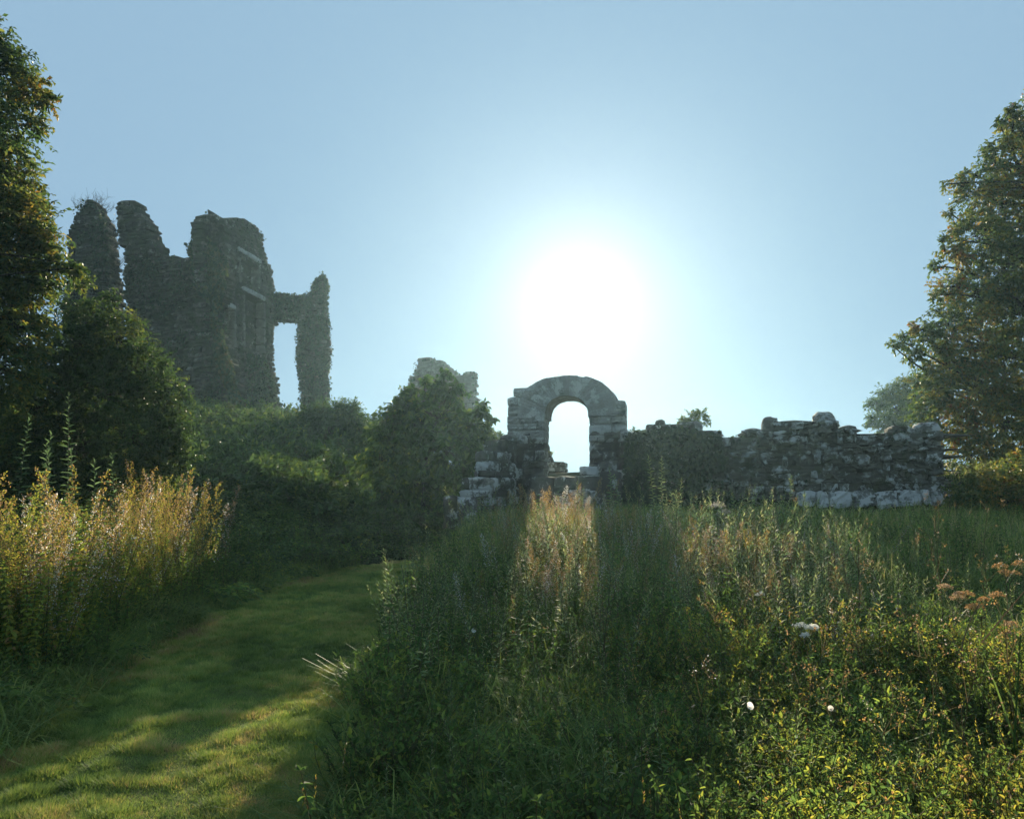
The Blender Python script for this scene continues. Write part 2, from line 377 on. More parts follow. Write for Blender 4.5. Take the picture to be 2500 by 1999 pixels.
def ivy(g, pln, pts, n, size, holes=(), edge=0, off=.16, dens=None, tl=(.15, .75)):
    P = pln.poly(pts); lo, hi = P.min(0), P.max(0)
    s = U(lo[0], hi[0], n); z = U(lo[1], hi[1], n); m = inpoly(P, s, z)
    for h in holes: m &= ~inpoly(pln.poly(h), s, z)
    cl = fbm(s * .9 + 3, z * .9 + 8)
    m &= U(.41, .59, n) < (cl if dens is None else cl + dens)
    S = np.stack([s[m], z[m]], 1); o = U(.02, off, len(S)) * (.4 + 1.2 * fbm(S[:, 0] * 1.7, S[:, 1] * 1.7))
    if edge:
        a, b = P, np.roll(P, -1, 0); L = np.linalg.norm(b - a, axis=1); i = rng.choice(len(P), edge, p=L / L.sum()); t = U(0, 1, (edge, 1))
        E = a[i] * (1 - t) + b[i] * t + rng.normal(0, .035, (edge, 2)); E = E[E[:, 1] > lo[1] + .5]
        S = np.concatenate([S, E]); o = np.concatenate([o, U(-.6, .1, len(E))])
    W = pln.pt(S, o); k = len(W); n3 = np.array([pln.n[0], pln.n[1], 0])
    N = nz(n3 + rng.normal(0, .55, (k, 3))); A = nz(np.array([0, 0, -1.]) + rng.normal(0, .7, (k, 3)))
    L = size * U(.6, 1.4, k)
    kites(g, W, A, N, L, L * .85, np.clip(U(tl[0], tl[1], k) + .3 * (fbm(S[:, 0], S[:, 1]) - .5), .12, 1))

# --- tower ruin
RA = Plane(at(300, 900, 40), at(600, 900, 38.2)); RB = Plane(at(500, 900, 38.8), at(678, 900, 46)); RC = Plane(at(664, 900, 45.4), at(812, 900, 46.2))
A_out = [(271, 511), (284, 494), (299, 488), (324, 490), (334, 508), (355, 538), (372, 571), (384, 600), (395, 621), (418, 621), (443, 626), (466, 626), (464, 598), (466, 567), (480, 546), (499, 521), (507, 516), (522, 525), (540, 541), (550, 560), (548, 640), (545, 720), (520, 752), (545, 830), (570, 930), (604, 1060), (303, 1060), (301, 734), (294, 650), (294, 602), (286, 590), (278, 548), (281, 543)]
B_out = [(497, 545), (507, 525), (522, 527), (539, 540), (560, 534), (585, 533), (610, 540), (631, 554), (643, 575), (647, 600), (656, 634), (668, 671), (673, 709), (675, 780), (670, 818), (672, 893), (685, 935), (687, 1040), (515, 1060)]
W1 = [(584, 628), (633, 650), (632, 700), (586, 690)]; W2 = [(595, 719), (645, 738), (645, 862), (596, 852)]; W3 = [(545, 745), (573, 760), (573, 848), (546, 842)]
C_out = [(664, 712), (701, 715), (743, 719), (758, 709), (760, 694), (772, 676), (787, 667), (800, 680), (804, 696), (801, 734), (803, 772), (809, 797), (806, 818), (811, 851), (806, 893), (804, 1030), (735, 1030), (733, 974), (729, 918), (722, 880), (724, 809), (727, 789), (720, 781), (685, 779), (671, 788), (664, 800)]
D_out = [(209, 486), (228, 489), (246, 513), (258, 536), (264, 567), (267, 634), (277, 671), (284, 717), (288, 1080), (140, 1080), (155, 700), (160, 567), (173, 529), (184, 513), (196, 496)]
base = at(500, 1020, 41); tower = empty('ruined_tower', base, 'tall broken ivy-clad tower ruin with window recesses and a tall doorway', 'ruin')
g = G(); masonry(g, RA, [RA.poly(A_out)], 1.1, .24, .4, 2, .07, .05, rag=.2); g.obj('front_wall', M_ruin, tower, base)
g = G(); masonry(g, RB, [RB.poly(B_out)] + [RB.poly(h) for h in (W1, W2, W3)], .75, .22, .36, 2, .06, .035, rag=.13)
masonry(g, RB, [RB.poly([(592, 590), (640, 562), (735, 650), (740, 1040), (592, 1050)])], .3, .3, .5, 2, .05, .02, back=2.1)
g.obj('window_wall', M_ruin, tower, base)
g = G(); masonry(g, RC, [RC.poly(C_out)], .95, .22, .36, 2, .07, .05, rag=.13); g.obj('doorway_wall', M_ruin, tower, base)
for a, b in (((577, 607), (637, 638)), ((591, 706), (648, 728)), ((543, 738), (575, 752))):
    g = G(); p = RB.px(*a); q = RB.px(*b); m = (p + q) / 2; d = q - p
    stones(g, RB.pt(m[None], -.2), np.array([[np.linalg.norm(d) / 2, .3, .13]]), RB.w, RB.n, np.array([0.]), np.array([.9]), 3, .03)
    g.obj('lintel', M_ashlar, tower, base)
for W in (W1, W2, W3):   # pale dressed jambs
    for a, b in ((W[0], W[3]), (W[1], W[2])):
        g = G(); p = RB.px(*a); q = RB.px(*b); m = (p + q) / 2
        for t in np.linspace(.08, .92, 6):
            c = p * (1 - t) + q * t; stones(g, RB.pt(c[None], -.22), np.array([[U(.07, .14), .28, abs(p[1] - q[1]) / 12.4]]), RB.w, RB.n, np.array([0.]), U(.3, .8, 1), 3, .03)
        g.obj('window_jamb', M_gable, tower, base)
g = G()
ivy(g, RA, [(305, 600), (392, 634), (470, 638), (500, 560), (560, 600), (545, 740), (600, 1040), (305, 1040)], 9000, .13, dens=-.02)
ivy(g, RA, [(525, 745), (560, 860), (606, 1010), (585, 1015), (550, 930), (528, 850)], 2600, .2, dens=.4, off=.4, tl=(.4, 1))
ivy(g, RA, [(466, 600), (500, 560), (560, 640), (540, 760), (480, 700)], 3500, .2, dens=.25, off=.35, tl=(.3, 1))
ivy(g, RA, A_out, 900, .12, edge=40)
ivy(g, RB, B_out, 2600, .12, (W1, W2, W3), edge=80, dens=-.14)
ivy(g, RB, [(598, 860), (645, 870), (686, 1000), (686, 1040), (598, 1040)], 2500, .16, dens=.2)
ivy(g, RC, C_out, 8000, .13, edge=260, dens=.06, off=.2)
g.obj('ivy', M_ivy, tower, base)
RD = Plane(at(140, 900, 41.5), at(300, 900, 41)); base = at(225, 1060, 41.4)
pinn = empty('ruined_pinnacle', base, 'pointed ivy-covered wall fragment at the tower, split off by a narrow gap of sky', 'ruin')
g = G(); masonry(g, RD, [RD.poly(D_out)], 1.0, .24, .4, 2, .07, .05, rag=.2); g.obj('masonry', M_ruin, pinn, base)
g = G(); ivy(g, RD, D_out, 7000, .13, edge=60, dens=.02, off=.18); g.obj('ivy', M_ivy, pinn, base)
# dry bare twigs growing on the pinnacle
g = G(); b0 = RD.pt(RD.px(212, 498))[0] + np.array([0, .4, 0])
for k in range(70):
    px, py = (U(170, 250), U(470, 540)) if k < 40 else (U(262, 296), U(520, 700))
    if k < 40:
        A = RD.pt(RD.px(np.clip(px, 185, 240) * .6 + 85, 505 + abs(px - 212) * .35), -.4)[0]; B = A + np.array([(px - 212) * .02, U(-.4, .4), U(.4, 1.0)])
    else:
        A = RD.pt(RD.px(px - 14, py + 20), -.4)[0]; B = A + np.array([U(.2, .55), U(-.3, .3), U(.1, .8)])
    c = curve(A, B, .3, 5); tube(g, c, .016, .006, 3, .03)
    for q in range(5):
        s = c[rng.integers(1, 5)]; ribbons(g, s[None], (s + rng.normal(0, .2, 3) + [0, 0, .15])[None], .014)
tag(g.obj('bare_shrub', M_bark, None, b0), 'dry leafless twiggy shrub growing on the pointed wall fragment', 'shrub')

# --- gable ruin
RG = Plane(at(980, 900, 52), at(1160, 900, 50))
G_out = [(985, 1090), (991, 971), (993, 930), (1006, 908), (1013, 893), (1017, 876), (1045, 876), (1054, 869), (1060, 880), (1078, 882), (1086, 893), (1097, 898), (1113, 908), (1115, 919), (1128, 917), (1134, 908), (1160, 904), (1156, 912), (1159, 1040), (1159, 1100)]
base = at(1075, 1080, 51); gab = empty('ruined_gable', base, 'hazy pale stepped gable fragment rising behind the leafy bush', 'ruin')
g = G(); masonry(g, RG, [RG.poly(G_out)], .9, .24, .42, 2, .05, .03, rag=.2); g.obj('masonry', M_gable, gab, base)
g = G(); ivy(g, RG, G_out, 1800, .16, edge=250, dens=-.1); g.obj('ivy', M_ivy, gab, base)

# --- gate arch
ang = math.radians(12); wv = np.array([math.cos(ang), -math.sin(ang)])
C0 = at(1383, 1165, 18.0); RW = Plane(C0[:2] - wv * 3, C0[:2] + wv * 9)
base = np.array([C0[0], C0[1] + .35, ground(C0[0], C0[1] + .3)])
arch = empty('stone_arch', base, 'pale roofless stone gateway arch standing alone at the top of steps', 'arch')
TK = .72
oc = RW.px(1383, 1018); el = RW.px(1330, 1018)[0] - oc[0]; er = RW.px(1436, 1018)[0] - oc[0]; eh = RW.px(1383, 966)[1] - oc[1]
ol = RW.px(1264, 1018)[0] - oc[0]; orr = RW.px(1506, 1018)[0] - oc[0]; oh = RW.px(1383, 917)[1] - oc[1]
g = G(); nv = 21
for i in range(nv):
    a0 = math.pi * (1 - i / nv); a1 = math.pi * (1 - (i + 1) / nv); gp = -.006; loc = []
    jo = U(-.03, .012)
    for a in np.linspace(a0 - gp, a1 + gp, 4):
        x, z = math.cos(a), math.sin(a); rs = max(z, 0) ** .8
        inn = (oc[0] + (el if x < 0 else er) * abs(x) ** .9 , oc[1] + eh * rs)
        out = (oc[0] + (ol if x < 0 else orr) * abs(x) ** .95, oc[1] + (oh + jo) * max(z, 0) ** .66)
        loc += [inn, ((inn[0] + out[0]) / 2, (inn[1] + out[1]) / 2), out]
    fr = .02 + .014 * (i % 2) + rng.normal(0, .008); S = np.array(loc); F_ = RW.pt(S, fr + rng.normal(0, .004, 12)); cS = S.mean(0); B_ = RW.pt(cS + (S - cS) * 1.13, fr - TK - .05)
    V = np.concatenate([F_, B_]); Q = []
    for a in range(3):
        for b in range(2):
            k = a * 3 + b; Q += [[k, k + 1, k + 4, k + 3], [k + 12, k + 15, k + 16, k + 13]]
        k = a * 3; Q += [[k, k + 3, k + 15, k + 12], [k + 2, k + 14, k + 17, k + 5]]
    for b in range(2): Q += [[b, b + 12, b + 13, b + 1], [9 + b, 10 + b, 22 + b, 21 + b]]
    g.add(V, Q, U(.2, .9))
g.obj('arch_ring', M_ashlar, arch, base)
Lp = [(1251, 946), (1302, 944), (1322, 985), (1330, 1016), (1330, 1068), (1236, 1068), (1238, 962), (1252, 962)]
Lq = [(1236, 1060), (1330, 1060), (1330, 1166), (1300, 1230), (1222, 1230), (1200, 1110), (1204, 1084)]
Rp = [(1474, 972), (1527, 972), (1529, 1078), (1436, 1078), (1436, 1016), (1446, 988)]
Rq = [(1436, 1066), (1529, 1066), (1532, 1240), (1440, 1240), (1436, 1166)]
g = G(); masonry(g, RW, [RW.poly(Lp)], TK, .19, .36, 4, .018, .009, .008); g.obj('pier', M_ashlar, arch, base)
g = G(); masonry(g, RW, [RW.poly(Rp)], TK, .19, .36, 4, .018, .009, .008); g.obj('pier', M_ashlar, arch, base)
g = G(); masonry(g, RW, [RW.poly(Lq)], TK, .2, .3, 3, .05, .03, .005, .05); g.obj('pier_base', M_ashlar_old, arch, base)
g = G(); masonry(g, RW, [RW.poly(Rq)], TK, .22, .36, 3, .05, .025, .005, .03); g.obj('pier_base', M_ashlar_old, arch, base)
g = G()
for x, y in ((1268, 948), (1300, 942), (1325, 930), (1360, 918), (1415, 922), (1455, 934), (1345, 1105)):
    p = RW.pt(RW.px(x, y), -.2)[0]; m = 14
    g = G(); blades(g, p + rng.normal(0, .05, (m, 3)) * [1, 2, .1], U(0, 6.3, m), U(.05, .16, m), .006, U(.2, .8, m), U(.3, .9, m)); g.obj('grass_tuft', M_grass, arch, base)

# --- steps, wing walls
base = at(1360, 1200, 17.2); base[2] = ground(base[0], base[1])
steps = empty('stone_steps', base, 'worn shadowed stone steps climbing to the arch threshold', 'steps')
g = G()
for i in range(5):
    c = C0[:2] - RW.n * 0 + RW.n * (.25 + .32 * i) + wv * .02
    zt = C0[2] - .2 * i; hh = (zt - base[2] + .3) / 2
    for s0, s1 in ((-.78, -.2), (-.2, .35), (.35, .9)):
        stones(g, np.array([[*(c + wv * (s0 + s1) / 2), zt - hh]]), np.array([[(s1 - s0) / 2 - .004, .2 + .4 * (i == 0), hh]]), RW.w, RW.n, np.array([0.]), np.array([U(.0, .4)]), 4, .012)
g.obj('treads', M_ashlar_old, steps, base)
LW = Plane(at(1110, 1250, 15.6), at(1262, 1250, 17.85))
base = at(1180, 1200, 16.6); base[2] = ground(base[0], base[1])
wing = empty('wing_wall', base, 'stepped lichen-spotted low wall descending to the path beside the arch', 'wall')
g = G(); masonry(g, LW, [LW.poly([(1146, 1290), (1146, 1212), (1174, 1210), (1176, 1172), (1202, 1170), (1204, 1112), (1222, 1108), (1226, 1082), (1262, 1082), (1262, 1290)])], .5, .2, .32, 3, .06, .03, .005, .06); g.obj('masonry', M_rubble, wing, base)
def block(parent, base, name, mat, px0, py0, px1, py1, D, dep, tint=.8, k=4, rot=0., jit=.05):
    a = at(px0, py0, D); b = at(px1, py1, D); m = (a + b) / 2; g = G()
    stones(g, np.array([[m[0], D + dep / 2, m[2]]]), np.array([[(b[0] - a[0]) / 2, dep / 2, (a[2] - b[2]) / 2]]), np.array([math.cos(ang), -math.sin(ang)]), np.array([-math.sin(ang), -math.cos(ang)]), np.array([rot]), np.array([tint]), k, jit)
    return g.obj(name, mat, parent, base, smooth=True)
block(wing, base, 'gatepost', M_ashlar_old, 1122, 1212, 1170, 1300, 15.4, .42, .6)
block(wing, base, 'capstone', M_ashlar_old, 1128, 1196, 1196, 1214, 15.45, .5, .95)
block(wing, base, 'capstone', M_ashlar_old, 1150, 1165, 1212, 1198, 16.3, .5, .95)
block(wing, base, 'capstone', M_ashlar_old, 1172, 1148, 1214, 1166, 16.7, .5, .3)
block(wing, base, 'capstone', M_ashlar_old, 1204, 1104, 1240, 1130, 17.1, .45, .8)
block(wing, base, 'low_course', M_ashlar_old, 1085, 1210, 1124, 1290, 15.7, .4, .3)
base = at(1430, 1180, 17); base[2] = ground(base[0], base[1])
rw = empty('wing_wall', base, 'tumbled pale blocks flanking the steps under the arch foot', 'wall')
for i, (a, b, c, d, D, dp) in enumerate(((1420, 1138, 1470, 1160, 17.45, .5), (1408, 1160, 1468, 1186, 17.2, .55), (1395, 1196, 1462, 1216, 16.7, .6), (1368, 1213, 1452, 1245, 16.5, .6), (1466, 1150, 1520, 1240, 17.1, .5))):
    block(rw, base, 'block', M_ashlar_old, a, b, c, d, D, dp, (.95, .9, .9, .8, .1)[i], 4, rng.normal(0, .05))
BK = Plane(at(1315, 1150, 20.5), at(1385, 1150, 20.3)); base = at(1350, 1170, 20.5)
g = G(); masonry(g, BK, [BK.poly([(1300, 1200), (1300, 1085), (1335, 1100), (1342, 1108), (1344, 1122), (1362, 1126), (1366, 1131), (1380, 1134), (1381, 1200)])], .5, .17, .28, 3, .06, .02)
tag(g.obj('ruined_wall', M_rubble, None, base), 'small ragged stub of wall seen through the arch opening', 'wall')

# --- long rubble wall
base = np.array([*(C0[:2] + wv * 4.8), 0.]); base[2] = ground(base[0], base[1])
wall = empty('ruined_wall', base, 'long mossy rubble wall with broken top to the side of the arch', 'wall')
W_out = [(1520, 1270), (1522, 1062), (1574, 1046), (1597, 1039), (1600, 1034), (1639, 1034), (1651, 1044), (1655, 1034), (1723, 1048), (1757, 1053), (1764, 1060), (1808, 1060), (1818, 1052), (1859, 1046), (1880, 1046), (1890, 1036), (1917, 1027), (1952, 1027), (1957, 1034), (1990, 1028), (2043, 1034), (2075, 1039), (2094, 1048), (2096, 1055), (2124, 1055), (2131, 1067), (2172, 1062), (2175, 1050), (2305, 1048), (2309, 1201), (2309, 1290)]
g = G(); masonry(g, RW, [RW.poly(W_out)], .75, .16, .25, 3, .10, .05, .012, .10); g.obj('masonry', M_rubble, wall, base)
def cap(x0, y0, x1, y1, mat=M_rubble, k=4, t=.5, dep=.55, rot=0., tpl=None):
    p = RW.poly([(x0, y0), (x1, y1)]); m = p.mean(0); g = G()
    stones(g, RW.pt(m[None], -.36), np.array([[abs(p[1, 0] - p[0, 0]) / 2, dep / 2, abs(p[0, 1] - p[1, 1]) / 2]]), RW.w, RW.n, np.array([rot]), np.array([t]), k, .06)
    return g
TPL[4] = cube_tpl(4, 2.8)
for (x0, y0, x1, y1, t, r) in ((1598, 1021, 1624, 1042, .3, .1), (1862, 1014, 1905, 1056, .35, -.05), (1990, 1001, 2047, 1046, .9, 0), (1816, 1043, 1864, 1068, .2, .05), (1906, 1024, 1956, 1050, .3, -.03), (2172, 1037, 2244, 1066, .85, -.04), (2240, 1028, 2308, 1060, 1.0, 0.), (1650, 1027, 1720, 1056, .8, .06), (2046, 1036, 2098, 1060, .5, .2), (1574, 1038, 1600, 1056, .3, 0), (1724, 1049, 1762, 1068, .4, .02)):
    cap(x0, y0, x1, y1, t=t, rot=r).obj('coping_stone', M_rubble, wall, base, smooth=True)
g = G(); TPL[4] = cube_tpl(4, 6)
pp = RW.poly([(1943, 1196), (2311, 1240)]); s = pp[0, 0]; zt = RW.px(2150, 1198)[1]; zb = RW.px(2150, 1238)[1]; cen = []; half = []
while s < pp[1, 0]:
    L = U(.16, .48); cen.append([s + L / 2, (zt + zb) / 2 + rng.normal(0, .012), .02]); half.append([L / 2 - .008, .14, (zt - zb) / 2 * U(.88, 1.05)]); s += L
for i in range(14):
    L = U(.14, .3); cen.append([U(pp[0, 0] + .7, pp[1, 0]), zb - U(.08, .16), .03]); half.append([L / 2, .12, U(.05, .09)])
cen = np.array(cen)
stones(g, RW.pt(cen[:, :2], cen[:, 2]), np.array(half), RW.w, RW.n, rng.normal(0, .09, len(cen)), U(0, 1, len(cen)), 4, .10)
g.obj('plinth_course', M_plinth, wall, base)
g = G(); ivy(g, RW, W_out, 3500, .07, dens=-.12, off=.1)
ivy(g, RW, [(1525, 1060), (1640, 1040), (1760, 1060), (1800, 1270), (1525, 1270)], 7000, .085, dens=.18, off=.35, edge=250)
g.obj('ivy', M_ivy, wall, base)

# ------------------------------------------------------------------ trees and bushes
def foliage(gl, gb, blobs, D, leaf, k=1.0, tl=(.15, .75), droop=.35, per=11, asp=.55, dj=.12, tw=.007, grow=1.0):
    """blobs: (px, py, radius_px[, depth]); sprays of leaves round the outside of each, twigs back to the blob centre"""
    for b in blobs:
        dd = (b[3] if len(b) > 3 else D) + rng.normal(0, dj * b[2] * mpp(D)) * 2
        c = at(b[0], b[1], dd); r = b[2] * mpp(dd) * grow; R0 = r; r = max(r - .5 * leaf * per * .42, .4 * r)
        ns = max(6, int(k * 125 * (R0 / leaf / 10) ** 2 * 10 / per * 11 / 3)); 
        q = nz(rng.normal(size=(ns, 3))); rr = U(.25, 1, (ns, 1)) ** .55
        rr = np.where(rng.random((ns, 1)) < .07, rr + U(.15, .4, (ns, 1)), rr); lsc = U(.65, 1.4, ns)
        B = c + q * rr * r * np.array([1, 1.15, .95]) * .86
        dr = nz(q * .8 + rng.normal(0, .5, (ns, 3)) + [0, 0, .15]); L = np.minimum(leaf * per * .42, R0 * .8) * U(.6, 1.2, ns)
        tb = U(tl[0], tl[1]) * .5 + .5 * U(tl[0], tl[1], ns)
        ribbons(gb, B, B + dr * L[:, None] + np.array([0, 0, -1.]) * (droop * L * .4)[:, None], tw)
        mm = rng.random(ns) < .25; ribbons(gb, np.repeat(c[None], mm.sum(), 0) + rng.normal(0, .1 * r, (mm.sum(), 3)), B[mm], tw * 1.8)
        S = nz(np.cross(dr, [0, 0, 1.]) + rng.normal(0, .25, (ns, 3)))
        for j in range(per):
            t = (j + .6) / per; P = B + dr * (L * t)[:, None] + np.array([0, 0, -1.]) * (droop * L * .4 * t * t)[:, None]
            A = nz(dr * .55 + S * (1 if j % 2 else -1) * .8 + np.array([0, 0, -droop]) + rng.normal(0, .35, (ns, 3)))
            N = nz(np.array([0, 0, 1.]) + rng.normal(0, .55, (ns, 3))); l = leaf * lsc * U(.7, 1.2, ns)
            kites(gl, P, A, N, l, l * asp, np.clip(tb + rng.normal(0, .08, ns), .12, 1), .18, .15)
def plant(name, label, cat, foot, blobs, D, leaf, trunk_r, group=None, mat=M_tree, **kw):
    foot = np.asarray(foot, float); foot[2] = ground(foot[0], foot[1]) - .05
    root = empty(name, foot, label, cat, group); gl, gb = G(), G()
    cs = np.array([at(b[0], b[1], b[3] if len(b) > 3 else D) for b in blobs])
    top = cs[np.argmax(cs[:, 2])]; tr = curve(foot, top * .8 + foot * .2, .08, 9)
    tube(gb, tr, trunk_r, trunk_r * .25, 8)
    for c in cs:
        if 'tree' in name and c[2] < foot[2] + 3.2: continue
        i = np.clip(int(np.searchsorted(tr[:, 2], c[2] - .45 * np.linalg.norm(c[:2] - tr[-1, :2]))), 0, 7)
        tube(gb, curve(tr[i], c, .18, 7), trunk_r * .2, trunk_r * .05, 5)
    foliage(gl, gb, blobs, D, leaf, **kw)
    gb.obj('trunk' if 'tree' in name else 'stems', M_bark, root, foot); gl.obj('crown' if 'tree' in name else 'foliage', mat, root, foot)
    return root
plant('broadleaf_tree', 'tall dark broadleaf tree reaching above the bush, cut by the picture edge', 'tree', (-9.3, 11.6, 0),
      [(-40, 110, 80), (0, 175, 90), (70, 225, 55), (118, 250, 28), (95, 305, 30), (-20, 310, 110), (-30, 430, 120), (25, 470, 85), (-20, 540, 130), (70, 545, 70), (115, 590, 45), (30, 650, 110), (140, 640, 40), (100, 680, 50), (-60, 740, 150), (30, 790, 95), (-10, 900, 120), (180, 655, 28)],
      11.2, .075, .17, k=.8, tl=(.15, .9), tw=.006, grow=1.12)
plant('leafy_bush', 'large dense dark leafy bush covering the foot of the pinnacle', 'bush', (-8.0, 14.2, 0),
      [(225, 775, 50), (270, 730, 26), (290, 825, 80), (190, 850, 90), (175, 760, 45), (335, 900, 85), (130, 910, 110), (395, 960, 65), (260, 960, 110), (90, 1000, 120), (410, 1045, 65), (330, 1070, 105), (200, 1090, 120), (60, 1120, 120), (435, 1110, 45), (380, 1140, 80), (270, 1180, 100), (120, 1180, 110), (0, 1100, 120), (200, 690, 30)],
      13.4, .068, .09, k=.75, tl=(.15, .68), per=10, tw=.005, grow=1.1)
plant('broadleaf_tree', 'large spreading broadleaf tree behind the broken end of the rubble wall', 'tree', (14.5, 21.5, 0),
      [(2490, 310, 50), (2455, 350, 32), (2430, 400, 45), (2500, 410, 90), (2380, 470, 55), (2345, 452, 30), (2440, 500, 80), (2500, 560, 100), (2390, 580, 75), (2330, 620, 40), (2450, 660, 100), (2320, 700, 50), (2390, 720, 85), (2490, 760, 110), (2310, 790, 60), (2260, 820, 42), (2205, 835, 32), (2230, 868, 30), (2370, 850, 95), (2460, 900, 120), (2310, 890, 65), (2290, 950, 55), (2260, 1000, 45), (2380, 960, 95), (2330, 1030, 70), (2450, 1040, 120), (2370, 1110, 80), (2340, 1170, 45), (2450, 1180, 110),
       (2535, 290, 75), (2590, 240, 90), (2475, 268, 22), (2440, 300, 18), (2415, 355, 20), (2360, 420, 20), (2310, 450, 16), (2318, 520, 20), (2330, 560, 24), (2300, 590, 18), (2285, 650, 22), (2290, 720, 24), (2180, 845, 18), (2230, 800, 22), (2270, 900, 26), (2240, 930, 24), (2250, 1040, 30), (2610, 420, 140), (2620, 700, 190), (2610, 1000, 190)],
      21.0, .105, .3, k=.55, tl=(.2, 1.0), tw=.01, droop=.5, grow=1.08)
plant('broadleaf_tree', 'small hazy distant tree beyond the rubble wall, below the spreading branches', 'tree', (22.5, 48, 0),
      [(2140, 985, 28), (2165, 965, 32), (2205, 945, 34), (2190, 1000, 45), (2235, 985, 50), (2240, 925, 22), (2130, 1025, 22), (2165, 1040, 40), (2270, 950, 45), (2230, 1050, 60)],
      48, .17, .22, k=.8, tl=(.2, .6), tw=.02)
plant('leafy_bush', 'dark undergrowth bush at the foot of the spreading tree by the wall end', 'bush', (10.6, 16.2, 0),
      [(2365, 1210, 55), (2450, 1225, 80), (2400, 1280, 75), (2490, 1170, 70), (2345, 1270, 40), (2470, 1310, 80), (2540, 1250, 110), (2330, 1230, 28), (2395, 1160, 40)],
      15.4, .07, .05, k=.7, tl=(.35, .95), tw=.005, grow=1.1)
plant('rounded_shrub', 'low rounded dark shrub on the mound under the doorway pillar', 'shrub', (-7.0, 29.5, 0),
      [(770, 1015, 40), (815, 1005, 40), (855, 1012, 42), (800, 1050, 58), (875, 1045, 42), (738, 1035, 32), (700, 1050, 32), (840, 1060, 50), (745, 1075, 45), (660, 1050, 24)],
      29, .10, .08, k=1.0, tl=(.15, .5), tw=.01)
plant('sycamore_bush', 'bushy big-leaved sycamore sapling clump before the hazy gable fragment', 'bush', (-2.3, 20.3, 0),
      [(1090, 915, 22), (1065, 945, 38), (1005, 955, 20), (1040, 935, 18), (1000, 995, 50), (1110, 960, 38), (960, 1015, 48), (1045, 1010, 66), (1130, 1030, 58), (1175, 1000, 26), (1197, 1030, 20), (1185, 985, 14), (985, 955, 14), (925, 1050, 40), (1000, 1085, 80), (1090, 1100, 75), (1160, 1085, 42), (930, 1120, 62), (1010, 1180, 85), (1100, 1180, 62), (1145, 1140, 40), (940, 1205, 65), (1000, 1260, 60), (1090, 1240, 50), (1190, 1065, 24), (1160, 1050, 40)],
      20.4, .17, .07, k=1.0, tl=(.15, .5), per=8, droop=.7, asp=.6, tw=.011, mat=M_scrub)
plant('thorn_shrub', 'small thin-twigged shrub poking up behind the dip of the rubble wall', 'shrub', (4.2, 18.6, 0),
      [(1690, 1022, 26), (1712, 1010, 18), (1668, 1034, 22), (1680, 1050, 30), (1725, 1030, 14)], 18.2, .055, .03, k=.6, tl=(.3, .7), tw=.006)
plant('thorn_shrub', 'wispy dark shrub wedged against the outer side of the arch pier', 'shrub', (2.85, 18.6, 0),
      [(1545, 1056, 16), (1560, 1062, 18), (1535, 1080, 22), (1580, 1066, 14), (1550, 1110, 30)], 18.3, .06, .03, k=.7, tl=(.2, .6), tw=.006)
plant('thorn_shrub', 'pale hazy shrub in the gap between the sycamore clump and the arch', 'shrub', (-.45, 24, 0),
      [(1218, 1062, 18), (1228, 1080, 20), (1212, 1095, 25)], 24, .07, .03, k=.6, tl=(.4, .8), tw=.008)

# ------------------------------------------------------------------ plant prototypes
def p_willow(h, leaf=.095, wd=.17, n=None, tl=(.3, .55)):
    g = G(); n = n or int(h / .017); b = rng.normal(0, .05, 2)
    st = lambda t: np.stack([b[0] * h * t * t, b[1] * h * t * t, h * t], -1)
    tube(g, st(np.linspace(0, 1, 5)), .005, .002, 3, .06)
    t = np.linspace(.1, 1, n); a = np.arange(n) * 2.4 + U(0, 6)
    el = .35 + .9 * t ** 3; A = np.stack([np.cos(a) * np.cos(el), np.sin(a) * np.cos(el), np.sin(el)], 1) + rng.normal(0, .15, (n, 3))
    L = leaf * (1.05 - .65 * t ** 2) * U(.75, 1.15, n)
    kites(g, st(t), A, np.array([0, 0, 1.]) + rng.normal(0, .2, (n, 3)), L, L * wd, U(*tl, n), .22, .1); return g
def p_nettle(h, leaf=.075, tl=(.22, .5)):
    g = G(); n = max(5, int(h / .05)); b = rng.normal(0, .08, 2)
    st = lambda t: np.stack([b[0] * h * t * t, b[1] * h * t * t, h * t], -1)
    tube(g, st(np.linspace(0, 1, 4)), .005, .002, 3, .06)
    for s in range(4):
        t = np.linspace(.15, 1, n); a = np.arange(n) * 1.57 + (s % 2) * 3.14 + (s // 2) * .8 + U(-.3, .3, n)
        A = np.stack([np.cos(a), np.sin(a), U(-.5, .15, n) + .9 * (t > .93)], 1); L = leaf * (1.1 - .6 * t) * U(.7, 1.2, n)
        ovates(g, st(t), A, np.array([0, 0, 1.]) + rng.normal(0, .25, (n, 3)), L, L * .5, U(*tl, n), .3, .12)
    return g
def p_bushy(h, leaf=.034, ns=8, nl=16, tl=(.4, .78), spread=.5, asp=.45):
    g = G()
    for s in range(ns):
        a = U(0, 6.28); e = np.array([math.cos(a) * spread * h * U(.3, 1), math.sin(a) * spread * h * U(.3, 1), h * U(.7, 1.1)])
        c = curve([0, 0, 0], e, .2, 5); tube(g, c, .003, .0015, 3, .05)
        t = U(.25, 1, nl) ** .7; i = np.minimum((t * 4).astype(int), 3); f = (t * 4 - i)[:, None]; P = c[i] * (1 - f) + c[i + 1] * f
        A = nz(rng.normal(0, 1, (nl, 3)) + [0, 0, .5]); L = leaf * U(.6, 1.3, nl); tb = U(*tl)
        ovates(g, P, A, nz(np.array([0, 0, 1.]) + rng.normal(0, .5, (nl, 3))), L, L * asp, np.clip(tb + rng.normal(0, .08, nl), .15, .86), .2, .12)
    return g
